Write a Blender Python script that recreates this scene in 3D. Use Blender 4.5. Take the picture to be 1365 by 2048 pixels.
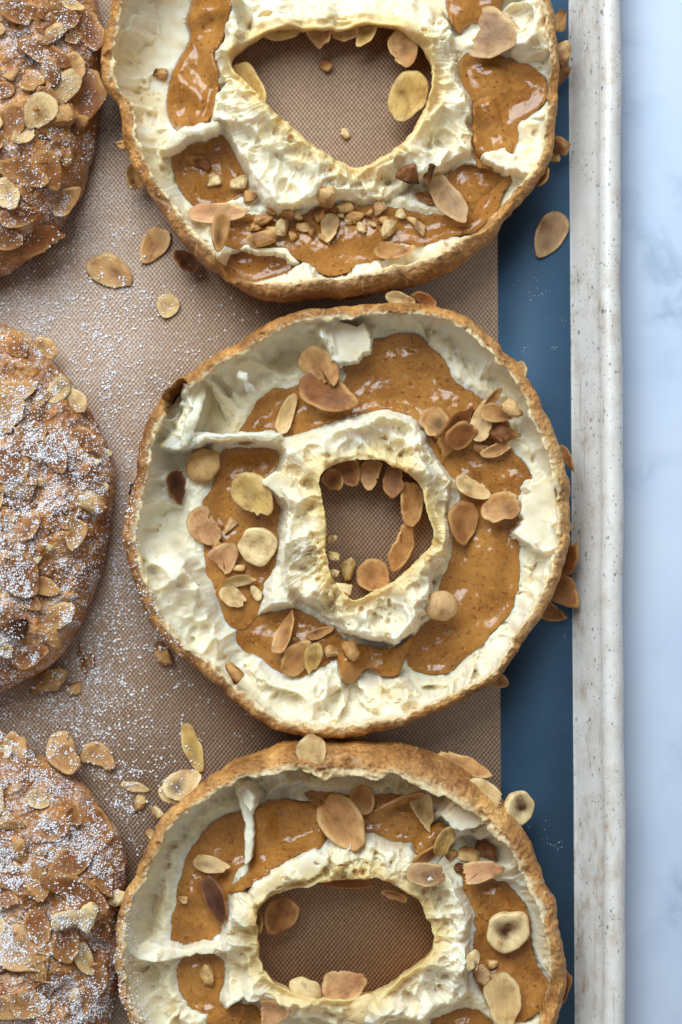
import bpy, bmesh, math, random
import numpy as np
from mathutils import Vector, Matrix

for o in list(bpy.data.objects):
    bpy.data.objects.remove(o)
sc = bpy.context.scene
COL = sc.collection
R = math.radians

# ------------------------------------------------------------------ camera, light, exposure
S = 0.00015            # metres covered by one photograph pixel on the mat
D = 0.75               # camera height above the mat
Z0 = 0.020             # plane in which outlines are measured (top of the pastry)
S0 = S * (D - Z0) / D
CX, CY = 682.5, 1024.0

cam_d = bpy.data.cameras.new('camera')
cam = bpy.data.objects.new('camera', cam_d)
COL.objects.link(cam)
cam.location = (0, 0, D)
cam_d.sensor_fit = 'HORIZONTAL'
cam_d.sensor_width = 24.0
cam_d.lens = 24.0 * D / (1365 * S)
cam_d.clip_start = 0.01
cam_d.clip_end = 20
cam_d.dof.use_dof = True
cam_d.dof.focus_distance = D - 0.016
cam_d.dof.aperture_fstop = 9.0
sc.camera = cam

w = bpy.data.worlds.new('World')
sc.world = w
w.use_nodes = True
bg = w.node_tree.nodes['Background']
bg.inputs['Color'].default_value = (0.95, 0.96, 1.0, 1)
bg.inputs['Strength'].default_value = 0.29

ld = bpy.data.lights.new('window_light', 'AREA')
ld.shape = 'RECTANGLE'
ld.size, ld.size_y = 0.95, 0.9
ld.energy = 29
ld.color = (0.84, 0.93, 1.0)
lamp = bpy.data.objects.new('window_light', ld)
COL.objects.link(lamp)
lamp.location = (-0.34, 0.84, 1.02)
lamp.rotation_euler = (Vector((0, 0, 0.0)) - Vector(lamp.location)).to_track_quat('-Z', 'Y').to_euler()

sc.view_settings.view_transform = 'Standard'
sc.view_settings.look = 'None'
sc.view_settings.exposure = 0.0
sc.view_settings.gamma = 1.0
sc.view_settings.use_curve_mapping = False

# ------------------------------------------------------------------ array helpers
rng = np.random.default_rng(7)
random.seed(7)

def smooth(a, b, x):
    t = np.clip((x - a) / (b - a), 0, 1)
    return t * t * (3 - 2 * t)

def vnoise(X, Y, scale, seed):
    """value noise in -1..1 at arbitrary points (fast path for regular grids)"""
    g = np.random.default_rng(seed).random((256, 256)).astype(np.float32) * 2 - 1
    grid = X.ndim == 2 and X.shape[0] > 2 and X.shape[1] > 2 and X[0, 1] == X[-1, 1] and X[0, -1] == X[-1, -1] and Y[1, 0] == Y[1, -1] and Y[-1, 0] == Y[-1, -1]
    if grid: X, Y = X[0], Y[:, 0]
    x = X / np.float64(scale) + 1000.0 if X.ndim == 1 else X / scale + 1000.0; y = Y / np.float64(scale) + 1000.0 if X.ndim == 1 else Y / scale + 1000.0
    xi = np.floor(x).astype(np.int64); yi = np.floor(y).astype(np.int64)
    fx = (x - xi).astype(np.float32); fy = (y - yi).astype(np.float32)
    fx = fx * fx * (3 - 2 * fx); fy = fy * fy * (3 - 2 * fy)
    x0 = xi & 255; x1 = (xi + 1) & 255; y0 = yi & 255; y1 = (yi + 1) & 255
    if grid:
        A = g[y0] * (1 - fy)[:, None] + g[y1] * fy[:, None]
        return A[:, x0] * (1 - fx) + A[:, x1] * fx
    return ((g[y0, x0] * (1 - fx) + g[y0, x1] * fx) * (1 - fy) + (g[y1, x0] * (1 - fx) + g[y1, x1] * fx) * fy)

def fbm(X, Y, scale, octs, seed, gain=0.55):
    s = 0; a = 1; n = 0
    for i in range(octs):
        s = s + a * vnoise(X, Y, scale / 2 ** i, seed + i * 17); n += a; a *= gain
    return s / n * 1.4

def worley(X, Y, cell, seed, jit=0.9):
    """F1 distance and F2-F1, in units of the cell"""
    r = np.random.default_rng(seed)
    jx = (r.random((64, 64)) * jit).astype(np.float32).ravel(); jy = (r.random((64, 64)) * jit).astype(np.float32).ravel()
    x = X / cell + 500; y = Y / cell + 500
    xi = np.floor(x).astype(np.int32); yi = np.floor(y).astype(np.int32)
    fx = (x - xi).astype(np.float32); fy = (y - yi).astype(np.float32)
    f1 = np.full(fx.shape, 81.0, np.float32)
    for dx in (-1, 0, 1):
        for dy in (-1, 0, 1):
            k = (((yi + dy) & 63) << 6) | ((xi + dx) & 63)
            ex = jx[k] + (dx - fx); ey = jy[k] + (dy - fy)
            np.minimum(f1, ex * ex + ey * ey, out=f1)
    return np.sqrt(f1), None

def chaikin(p, n=2):
    p = np.asarray(p, float)
    for _ in range(n):
        q = np.roll(p, -1, 0)
        p = np.stack([0.75 * p + 0.25 * q, 0.25 * p + 0.75 * q], 1).reshape(-1, 2)
    return p

def sdf(poly, X, Y):
    """signed distance, positive inside"""
    d = np.full(X.shape, 1e9, X.dtype); ins = np.zeros(X.shape, bool); poly = [(float(a), float(b)) for a, b in poly]
    n = len(poly)
    for i in range(n):
        ax, ay = poly[i]; bx, by = poly[(i + 1) % n]
        ex, ey = bx - ax, by - ay
        L = ex * ex + ey * ey + 1e-9
        t = np.clip(((X - ax) * ex + (Y - ay) * ey) / L, 0, 1)
        d = np.minimum(d, (X - ax - t * ex) ** 2 + (Y - ay - t * ey) ** 2)
        if ay != by:
            c = ((ay > Y) != (by > Y)) & (X < ex * (Y - ay) / (by - ay) + ax)
            ins ^= c
    d = np.sqrt(d)
    return np.where(ins, d, -d)

def blur(a, rad, it=2):
    rad = int(rad)
    for _ in range(it):
        for ax in (0, 1):
            p = np.pad(a, [(rad + 1, rad) if k == ax else (0, 0) for k in (0, 1)], mode='edge')
            c = np.cumsum(p, axis=ax)
            n = a.shape[ax]
            hi = np.take(c, np.arange(2 * rad + 1, 2 * rad + 1 + n), axis=ax)
            lo = np.take(c, np.arange(0, n), axis=ax)
            a = (hi - lo) / (2 * rad + 1)
    return a

def bil(A, x, y):
    h, w_ = A.shape[:2]
    x = np.clip(x, 0, w_ - 1.001); y = np.clip(y, 0, h - 1.001)
    xi = x.astype(int); yi = y.astype(int); fx = x - xi; fy = y - yi
    if A.ndim == 3:
        fx = fx[..., None]; fy = fy[..., None]
    return (A[yi, xi] * (1 - fx) + A[yi, xi + 1] * fx) * (1 - fy) + (A[yi + 1, xi] * (1 - fx) + A[yi + 1, xi + 1] * fx) * fy

def toP(p, z):
    """photograph point seen at height z -> outline plane"""
    p = np.asarray(p, float)
    return np.array([CX, CY]) + (p - np.array([CX, CY])) * ((D - z) / (D - Z0))

def world(P, z):
    P = np.asarray(P, float)
    return np.stack([(P[..., 0] - CX) * S0, (CY - P[..., 1]) * S0, np.broadcast_to(z, P[..., 0].shape)], -1)

# ------------------------------------------------------------------ object helpers
def mesh_arrays(name, v, f, mat, parent=None, col=None, smooth_=True):
    me = bpy.data.meshes.new(name)
    v = np.asarray(v, np.float32); f = np.asarray(f, np.int32)
    k = f.shape[1]
    me.vertices.add(len(v)); me.vertices.foreach_set('co', v.ravel())
    me.loops.add(f.size); me.loops.foreach_set('vertex_index', f.ravel())
    me.polygons.add(len(f))
    me.polygons.foreach_set('loop_start', np.arange(0, f.size, k, dtype=np.int32))
    me.polygons.foreach_set('loop_total', np.full(len(f), k, np.int32))
    if smooth_:
        me.polygons.foreach_set('use_smooth', np.ones(len(f), bool))
    if col is not None:
        a = me.color_attributes.new('Col', 'FLOAT_COLOR', 'POINT')
        c = np.ones((len(v), 4), np.float32); c[:, :3] = col
        a.data.foreach_set('color', c.ravel())
    me.update(calc_edges=True)
    me.materials.append(mat)
    o = bpy.data.objects.new(name, me)
    COL.objects.link(o)
    o.parent = parent
    return o

def compact(v, f, col=None):
    u, inv = np.unique(f, return_inverse=True)
    return v[u], inv.reshape(f.shape), (None if col is None else col[u])

def tag(o, label=None, cat=None, group=None, kind=None):
    if label: o['label'] = label
    if cat: o['category'] = cat
    if group: o['group'] = group
    if kind: o['kind'] = kind
    return o

def empty(name, loc=(0, 0, 0)):
    o = bpy.data.objects.new(name, None)
    COL.objects.link(o)
    o.location = loc
    o.empty_display_size = 0.01
    return o

# ------------------------------------------------------------------ materials
class N:
    def __init__(s, name):
        s.m = bpy.data.materials.new(name); s.m.use_nodes = True
        s.t = s.m.node_tree; s.b = s.t.nodes['Principled BSDF']
    def n(s, typ, **kw):
        x = s.t.nodes.new(typ)
        for k, v in kw.items():
            if k.startswith('_'): setattr(x, k[1:], v)
            else: x.inputs[k.replace('__', ' ')].default_value = v
        return x
    def l(s, a, b): s.t.links.new(a, b)
    def coord(s, kind='Object', scale=(1, 1, 1), rot=(0, 0, 0)):
        tc = s.n('ShaderNodeTexCoord'); mp = s.n('ShaderNodeMapping')
        mp.inputs['Scale'].default_value = scale; mp.inputs['Rotation'].default_value = rot
        s.l(tc.outputs[kind], mp.inputs['Vector']); return mp.outputs['Vector']
    def noise(s, vec, scale, detail=4, rough=0.55, out='Fac'):
        x = s.n('ShaderNodeTexNoise', Scale=scale, Detail=detail, Roughness=rough)
        s.l(vec, x.inputs['Vector']); return x.outputs[out]
    def vor(s, vec, scale, feature='F1', out='Distance', rand=1.0):
        x = s.n('ShaderNodeTexVoronoi', Scale=scale, Randomness=rand, _feature=feature)
        s.l(vec, x.inputs['Vector']); return x.outputs[out]
    def ramp(s, fac, stops):
        x = s.n('ShaderNodeValToRGB'); cr = x.color_ramp
        while len(cr.elements) > 1: cr.elements.remove(cr.elements[-1])
        cr.elements[0].position = stops[0][0]; cr.elements[0].color = (*stops[0][1], 1) if len(stops[0][1]) == 3 else stops[0][1]
        for p, c in stops[1:]:
            e = cr.elements.new(p); e.color = (*c, 1)
        s.l(fac, x.inputs['Fac']); return x.outputs['Color']
    def mix(s, fac, a, b, typ='MIX'):
        x = s.n('ShaderNodeMix', _data_type='RGBA', _blend_type=typ)
        for i, v in ((0, fac), (6, a), (7, b)):
            if isinstance(v, bpy.types.NodeSocket): s.l(v, x.inputs[i])
            elif i == 0: x.inputs[0].default_value = v
            else: x.inputs[i].default_value = (*v, 1)
        return x.outputs[2]
    def math(s, op, a, b=None, c=None):
        x = s.n('ShaderNodeMath', _operation=op)
        for i, v in enumerate((a, b, c)):
            if v is None: continue
            if isinstance(v, bpy.types.NodeSocket): s.l(v, x.inputs[i])
            else: x.inputs[i].default_value = v
        return x.outputs[0]
    def attr(s):
        x = s.n('ShaderNodeVertexColor'); x.layer_name = 'Col'; return x.outputs['Color']
    def bump(s, h, strength, dist, prev=None):
        x = s.n('ShaderNodeBump', Strength=strength, Distance=dist)
        s.l(h, x.inputs['Height'])
        if prev is not None: s.l(prev, x.inputs['Normal'])
        return x.outputs['Normal']
    def set(s, **kw):
        for k, v in kw.items():
            i = s.b.inputs[k.replace('__', ' ')]
            if isinstance(v, bpy.types.NodeSocket): s.l(v, i)
            else: i.default_value = v
        return s

def bw(v): return (v, v, v)

def mat_crumb():
    k = N('choux_crumb'); c = k.coord()
    col = k.attr()
    n1 = k.noise(c, 260, 5, 0.6)
    col2 = k.mix(1.0, col, k.ramp(n1, [(0.25, (0.86, 0.83, 0.72)), (0.6, (1, 1, 1)), (0.8, (1.0, 1.0, 1.0))]), 'MULTIPLY')
    n2 = k.noise(c, 1500, 5, 0.65)
    n3 = k.noise(c, 520, 4, 0.6)
    nb = k.bump(n2, 0.25, 0.0004)
    nb = k.bump(n3, 0.16, 0.0008, nb)
    k.set(Base__Color=col2, Roughness=0.62, Normal=nb, Subsurface__Weight=0.75, Subsurface__Radius=(0.0040, 0.0027, 0.0012), Subsurface__Scale=1.0)
    k.b.inputs['Specular IOR Level'].default_value = 0.2
    return k.m

def mat_crust():
    k = N('choux_crust'); c = k.coord()
    col = k.attr()
    n1 = k.noise(c, 150, 6, 0.68)
    n0 = k.noise(c, 900, 4, 0.7)
    col = k.mix(1.0, col, k.ramp(n1, [(0.28, (0.42, 0.30, 0.20)), (0.5, (0.95, 0.92, 0.88)), (0.72, (1.35, 1.45, 1.6))]), 'MULTIPLY')
    col = k.mix(1.0, col, k.ramp(n0, [(0.3, (0.62, 0.52, 0.42)), (0.52, (1, 1, 1)), (0.75, (1.3, 1.35, 1.4))]), 'MULTIPLY')
    cr = k.vor(k.coord(), 95, 'DISTANCE_TO_EDGE')
    ck = k.math('MULTIPLY', k.ramp(cr, [(0.0, bw(1)), (0.05, bw(0))]), k.ramp(k.noise(c, 60, 4, 0.6), [(0.5, bw(0)), (0.6, bw(1))]))
    col = k.mix(k.math('MULTIPLY', ck, 0.6), col, (0.70, 0.48, 0.24))
    nb = k.bump(n0, 0.9, 0.0010)
    nb = k.bump(n1, 0.5, 0.0016, nb)
    k.set(Base__Color=col, Roughness=k.ramp(n1, [(0.3, bw(0.33)), (0.7, bw(0.6))]), Normal=nb, Subsurface__Weight=0.10, Subsurface__Radius=(0.002, 0.0009, 0.0003), Subsurface__Scale=1.0)
    return k.m

def mat_caramel():
    k = N('caramel'); c = k.coord()
    n1 = k.noise(c, 95, 4, 0.55)
    col = k.ramp(n1, [(0.3, (0.25, 0.096, 0.017)), (0.52, (0.38, 0.166, 0.034)), (0.75, (0.49, 0.235, 0.058))])
    n2 = k.noise(c, 700, 4, 0.7)
    col = k.mix(k.ramp(n2, [(0.56, bw(0)), (0.66, bw(0.8))]), col, (0.13, 0.035, 0.008))
    n3 = k.noise(c, 1150, 3, 0.6)
    col = k.mix(k.ramp(n3, [(0.58, bw(0)), (0.70, bw(0.55))]), col, (0.60, 0.30, 0.08))
    nb = k.bump(k.noise(c, 1300, 3, 0.6), 0.16, 0.0004)
    nb = k.bump(k.noise(c, 130, 3, 0.5), 0.18, 0.0014, nb)
    k.set(Base__Color=col, Roughness=0.13, Normal=nb, Subsurface__Weight=0.3, Subsurface__Radius=(0.0035, 0.0014, 0.0004), Subsurface__Scale=1.0, IOR=1.45)
    return k.m

def mat_nut():
    k = N('nut'); c = k.coord()
    info = k.n('ShaderNodeObjectInfo')
    add = k.n('ShaderNodeVectorMath', _operation='ADD')
    k.l(c, add.inputs[0]); k.l(info.outputs['Random'], add.inputs[1]); c = add.outputs[0]
    col = k.attr()
    n1 = k.noise(c, 240, 4, 0.6)
    col = k.mix(1.0, col, k.ramp(n1, [(0.25, (0.50, 0.37, 0.26)), (0.50, (0.98, 0.97, 0.95)), (0.76, (1.16, 1.2, 1.22))]), 'MULTIPLY')
    mp = k.n('ShaderNodeMapping'); mp.inputs['Scale'].default_value = (260, 1900, 900)
    k.l(c, mp.inputs['Vector'])
    fib = k.noise(mp.outputs['Vector'], 1.0, 3, 0.6)
    col = k.mix(1.0, col, k.ramp(fib, [(0.3, (0.84, 0.79, 0.72)), (0.55, (1, 1, 1)), (0.8, (1.06, 1.06, 1.06))]), 'MULTIPLY')
    nb = k.bump(fib, 0.35, 0.0003)
    nb = k.bump(n1, 0.35, 0.0008, nb)
    k.b.inputs['Specular IOR Level'].default_value = 0.28
    k.set(Base__Color=col, Roughness=0.52, Normal=nb, Subsurface__Weight=0.2, Subsurface__Radius=(0.0018, 0.0010, 0.0005), Subsurface__Scale=1.0)
    return k.m

def mat_weave():
    k = N('silicone_weave'); c = k.coord(scale=(1, 1, 1))
    sx = k.n('ShaderNodeSeparateXYZ'); k.l(c, sx.inputs[0])
    Px, Py = 0.00128, 0.00157
    a = k.math('SINE', k.math('MULTIPLY', sx.outputs[0], 2 * math.pi / Px))
    b = k.math('SINE', k.math('MULTIPLY', sx.outputs[1], 2 * math.pi / Py))
    h = k.math('MULTIPLY_ADD', k.math('MULTIPLY', a, b), 0.5, 0.5)
    big = k.noise(c, 34, 4, 0.6)
    fine = k.noise(c, 700, 3, 0.6)
    base = k.ramp(big, [(0.3, (0.355, 0.232, 0.148)), (0.7, (0.45, 0.300, 0.198))])
    col = k.mix(1.0, base, k.ramp(h, [(0.12, bw(0.50)), (0.45, bw(0.90)), (0.85, bw(1.28))]), 'MULTIPLY')
    col = k.mix(1.0, col, k.ramp(fine, [(0.3, bw(0.82)), (0.7, bw(1.14))]), 'MULTIPLY')
    gr = k.noise(c, 21, 5, 0.62)
    col = k.mix(k.ramp(gr, [(0.52, bw(0)), (0.66, bw(0.55))]), col, k.mix(1.0, col, (0.66, 0.60, 0.52), 'MULTIPLY'))
    xr = k.n('ShaderNodeMapRange'); k.l(sx.outputs[0], xr.inputs[0]); xr.inputs[1].default_value = -0.034; xr.inputs[2].default_value = -0.085
    film = k.math('MULTIPLY', xr.outputs[0], k.math('MULTIPLY', k.ramp(k.noise(c, 70, 4, 0.65), [(0.42, bw(0)), (0.62, bw(1))]), k.ramp(k.noise(c, 1400, 3, 0.65), [(0.48, bw(0)), (0.66, bw(0.75))])))
    col = k.mix(film, col, (0.80, 0.80, 0.83))
    nb = k.bump(h, 0.5, 0.0003)
    k.set(Base__Color=col, Roughness=k.ramp(gr, [(0.5, bw(0.46)), (0.66, bw(0.32))]), Normal=nb)
    return k.m

def mat_blue():
    k = N('blue_silicone'); c = k.coord()
    n = k.noise(c, 45, 5, 0.6); f = k.noise(c, 1600, 2, 0.6)
    col = k.ramp(n, [(0.3, (0.030, 0.072, 0.125)), (0.7, (0.042, 0.094, 0.158))])
    sp = k.math('GREATER_THAN', k.noise(c, 1900, 2, 0.5), 0.735)
    col = k.mix(k.math('MULTIPLY', sp, k.ramp(k.noise(c, 60, 3, .6), [(0.45, bw(0)), (0.62, bw(0.6))])), col, (0.35, 0.42, 0.5))
    k.set(Base__Color=col, Roughness=k.ramp(n, [(0.3, bw(0.62)), (0.7, bw(0.74))]), Normal=k.bump(f, 0.15, 0.0002))
    k.b.inputs['Specular IOR Level'].default_value = 0.3
    return k.m

def mat_tray():
    k = N('worn_aluminium'); c = k.coord()
    st = k.coord(scale=(1, 0.10, 1))
    n = k.noise(c, 120, 6, 0.7)
    cl = k.noise(c, 35, 5, 0.65)
    col = k.ramp(n, [(0.3, (0.66, 0.63, 0.565)), (0.5, (0.76, 0.735, 0.68)), (0.72, (0.82, 0.80, 0.75))])
    # brown baked-on streaks
    stain = k.math('MULTIPLY', k.ramp(cl, [(0.46, bw(0)), (0.62, bw(1))]), k.ramp(k.noise(k.coord(scale=(1, 0.4, 1)), 260, 6, .75), [(0.46, bw(0)), (0.66, bw(0.8))]))
    col = k.mix(stain, col, (0.40, 0.27, 0.15))
    # pits and specks
    for sc_, thr, keep, dens in ((260, 0.17, 0.35, 0.7), (620, 0.26, 0.30, 0.6), (1200, 0.3, 0.45, 0.55), (135, 0.085, 0.6, 0.75)):
        v = k.n('ShaderNodeTexVoronoi', Scale=sc_); k.l(k.coord(scale=(1, 0.7, 1)), v.inputs['Vector'])
        sep = k.n('ShaderNodeSeparateColor'); k.l(v.outputs['Color'], sep.inputs[0])
        on = k.math('GREATER_THAN', sep.outputs[0], keep)
        # random radius per speck
        rad = k.math('MULTIPLY', sep.outputs[1], thr)
        msk = k.math('MULTIPLY', k.math('LESS_THAN', v.outputs['Distance'], rad), on)
        msk = k.math('MULTIPLY', msk, k.ramp(k.noise(c, 55, 3, 0.6), [(0.36, bw(0.0)), (0.5, bw(1))]))
        col = k.mix(k.math('MULTIPLY', msk, dens), col, (0.12, 0.115, 0.15))
    # long scratches
    scr = k.noise(k.coord(scale=(1, 0.035, 1), rot=(0, 0, 0.06)), 900, 2, 0.4)
    col = k.mix(k.ramp(scr, [(0.70, bw(0)), (0.75, bw(0.5))]), col, (0.33, 0.26, 0.2))
    nb = k.bump(k.noise(c, 300, 4, 0.6), 0.10, 0.0005)
    k.set(Base__Color=col, Roughness=0.36, Metallic=0.15, Normal=nb)
    return k.m

def mat_marble():
    k = N('marble'); c = k.coord()
    wv = k.noise(c, 9, 5, 0.6, 'Color')
    add = k.n('ShaderNodeVectorMath', _operation='MULTIPLY_ADD'); k.l(wv, add.inputs[0]); add.inputs[1].default_value = (0.06, 0.06, 0.06); k.l(c, add.inputs[2])
    v1 = k.noise(add.outputs[0], 13, 6, 0.6)
    vein = k.math('ABSOLUTE', k.math('SUBTRACT', v1, 0.5))
    cl = k.noise(c, 16, 5, 0.6)
    base = k.ramp(cl, [(0.3, (0.47, 0.57, 0.73)), (0.5, (0.56, 0.65, 0.79)), (0.72, (0.61, 0.69, 0.81))])  # white marble with the skylight's blue cast put into its base colour
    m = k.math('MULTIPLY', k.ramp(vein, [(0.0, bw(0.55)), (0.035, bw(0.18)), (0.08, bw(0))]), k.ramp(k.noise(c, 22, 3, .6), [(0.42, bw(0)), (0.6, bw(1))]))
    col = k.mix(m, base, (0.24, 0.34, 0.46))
    k.set(Base__Color=col, Roughness=0.22)
    return k.m

def mat_sugar():
    k = N('powdered_sugar')
    k.set(Base__Color=(0.90, 0.90, 0.92, 1), Roughness=0.85, Subsurface__Weight=0.2, Subsurface__Radius=(0.0006, 0.0006, 0.0006), Subsurface__Scale=1.0)
    return k.m

def mat_lid():
    m = mat_crust().copy(); m.name = 'dusted_crust'
    t = m.node_tree; b = t.nodes['Principled BSDF']
    old = b.inputs['Base Color'].links[0].from_socket
    tc = t.nodes.new('ShaderNodeTexCoord')
    def nz(sc_, d, lo, hi):
        n = t.nodes.new('ShaderNodeTexNoise'); n.inputs['Scale'].default_value = sc_; n.inputs['Detail'].default_value = d; n.inputs['Roughness'].default_value = 0.65
        t.links.new(tc.outputs['Object'], n.inputs['Vector'])
        mr = t.nodes.new('ShaderNodeMapRange'); mr.inputs[1].default_value = lo; mr.inputs[2].default_value = hi
        t.links.new(n.outputs['Fac'], mr.inputs[0]); return mr.outputs[0]
    mu = t.nodes.new('ShaderNodeMath'); mu.operation = 'MULTIPLY'
    t.links.new(nz(105, 4, 0.46, 0.64), mu.inputs[0]); t.links.new(nz(1300, 4, 0.47, 0.62), mu.inputs[1])
    mx = t.nodes.new('ShaderNodeMix'); mx.data_type = 'RGBA'
    t.links.new(mu.outputs[0], mx.inputs[0]); t.links.new(old, mx.inputs[6]); mx.inputs[7].default_value = (0.86, 0.86, 0.88, 1)
    t.links.new(mx.outputs[2], b.inputs['Base Color'])
    return m
M_LID = mat_lid()
M_CRUMB, M_CRUST, M_CAR, M_NUT = mat_crumb(), mat_crust(), mat_caramel(), mat_nut()
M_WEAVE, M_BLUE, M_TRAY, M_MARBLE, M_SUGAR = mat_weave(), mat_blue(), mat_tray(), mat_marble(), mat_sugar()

# ------------------------------------------------------------------ setting: marble, tray, mat
def quad_sheet(name, x0, x1, y0, y1, ztop, zbot, mat, parent=None):
    v = [(x0, y0, ztop), (x1, y0, ztop), (x1, y1, ztop), (x0, y1, ztop), (x0, y0, zbot), (x1, y0, zbot), (x1, y1, zbot), (x0, y1, zbot)]
    f = [(0, 1, 2, 3), (7, 6, 5, 4), (0, 4, 5, 1), (1, 5, 6, 2), (2, 6, 7, 3), (3, 7, 4, 0)]
    return mesh_arrays(name, v, f, mat, parent, smooth_=False)

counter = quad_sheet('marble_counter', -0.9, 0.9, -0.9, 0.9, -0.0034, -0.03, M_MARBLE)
tag(counter, kind='structure')

TILT = R(0.33)
def build_tray():
    # profile: (outward, height) from the floor edge to the rolled bead
    prof = [(-0.004, -0.0010), (-0.0008, -0.0010), (0.0004, -0.0005), (0.0012, 0.0004), (0.0024, 0.0022), (0.0050, 0.0060), (0.0068, 0.0086), (0.0078, 0.0098)]
    cx, cz, r = 0.0112, 0.0094, 0.0034
    for i in range(0, 15):
        a = R(165 - i * 21)
        prof.append((cx + r * math.cos(a) * 1.0, cz + r * math.sin(a)))
    prof += [(0.0086, 0.0076), (0.0070, 0.0060), (0.0040, 0.0016), (0.0016, -0.0018), (-0.002, -0.0026)]
    # rounded rectangle path of the floor edge: right edge in the picture
    hx, hy, rc = 0.155, 0.215, 0.016
    path = []
    for (sx, sy, a0) in ((1, -1, -90), (1, 1, 0), (-1, 1, 90), (-1, -1, 180)):
        for i in range(9):
            a = R(a0 + i * 90 / 8)
            path.append((sx * (hx - rc) + rc * math.cos(a), sy * (hy - rc) + rc * math.sin(a), math.cos(a), math.sin(a)))
    # densify long straight edges so that small dents show
    dense = []
    for i, p in enumerate(path):
        q = path[(i + 1) % len(path)]
        L = math.hypot(q[0] - p[0], q[1] - p[1]); n = max(1, int(L / 0.004))
        for j in range(n):
            t = j / n
            dense.append([p[k] * (1 - t) + q[k] * t for k in range(4)])
    v = []
    for j, (px, py, nx, ny) in enumerate(dense):
        wob = 0.00022 * math.sin(py * 55 + 0.6) + 0.00012 * math.sin(py * 143 + 2)
        for (o, z) in prof:
            oo = o + wob * (1 if o > 0 else 0)
            v.append((px + nx * oo, py + ny * oo, z + (0.5 * wob if z > 0.005 else 0)))
    n, m = len(dense), len(prof)
    f = [(i * m + k, ((i + 1) % n) * m + k, ((i + 1) % n) * m + k + 1, i * m + k + 1) for i in range(n) for k in range(m - 1)]
    t = empty('baking_tray')
    t.location = (0.0690 - hx, 0, 0); t.rotation_euler = (0, 0, 0)
    mesh_arrays('rim', v, f, M_TRAY, t)
    x = hx - 0.003; y = hy - 0.003
    quad_sheet('floor', -x, x, -y, y, -0.0010, -0.0026, M_TRAY, t)
    tag(t, 'worn whitish metal baking tray with a speckled rolled rim on marble', 'tray')
    t.rotation_euler = (0, 0, TILT)
    t.location = (0.0690 - hx * math.cos(TILT), -hx * math.sin(TILT), 0)
build_tray()

mat_e = empty('baking_mat', (0, 0, 0))
mat_e.rotation_euler = (0, 0, TILT * 1.1)
xb = (999 - CX) * S
quad_sheet('woven_panel', -0.235, xb, -0.2, 0.2, 0.0, -0.0009, M_WEAVE, mat_e)
quad_sheet('border', xb + 0.00002, 0.0692, -0.204, 0.204, -0.00006, -0.0009, M_BLUE, mat_e)
tag(mat_e, 'brown woven silicone baking mat with a smooth dark blue border', 'baking mat')

# ------------------------------------------------------------------ global height field for resting things
GX0, GY0, GST = -120.0, -120.0, 2.0
GW, GH = 820, 1150
GXX, GYY = np.meshgrid(GX0 + GST * np.arange(GW), GY0 + GST * np.arange(GH))
G = np.zeros((GH, GW))

def gz(P):
    P = np.asarray(P, float)
    return bil(G, (P[..., 0] - GX0) / GST, (P[..., 1] - GY0) / GST)

CREAM = np.array([0.87, 0.83, 0.69]); YELL = np.array([0.80, 0.63, 0.30])
GOLD = np.array([0.60, 0.275, 0.064]); DARK = np.array([0.21, 0.075, 0.022]); PALEC = np.array([0.74, 0.48, 0.185])

class Lid: pass

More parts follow.
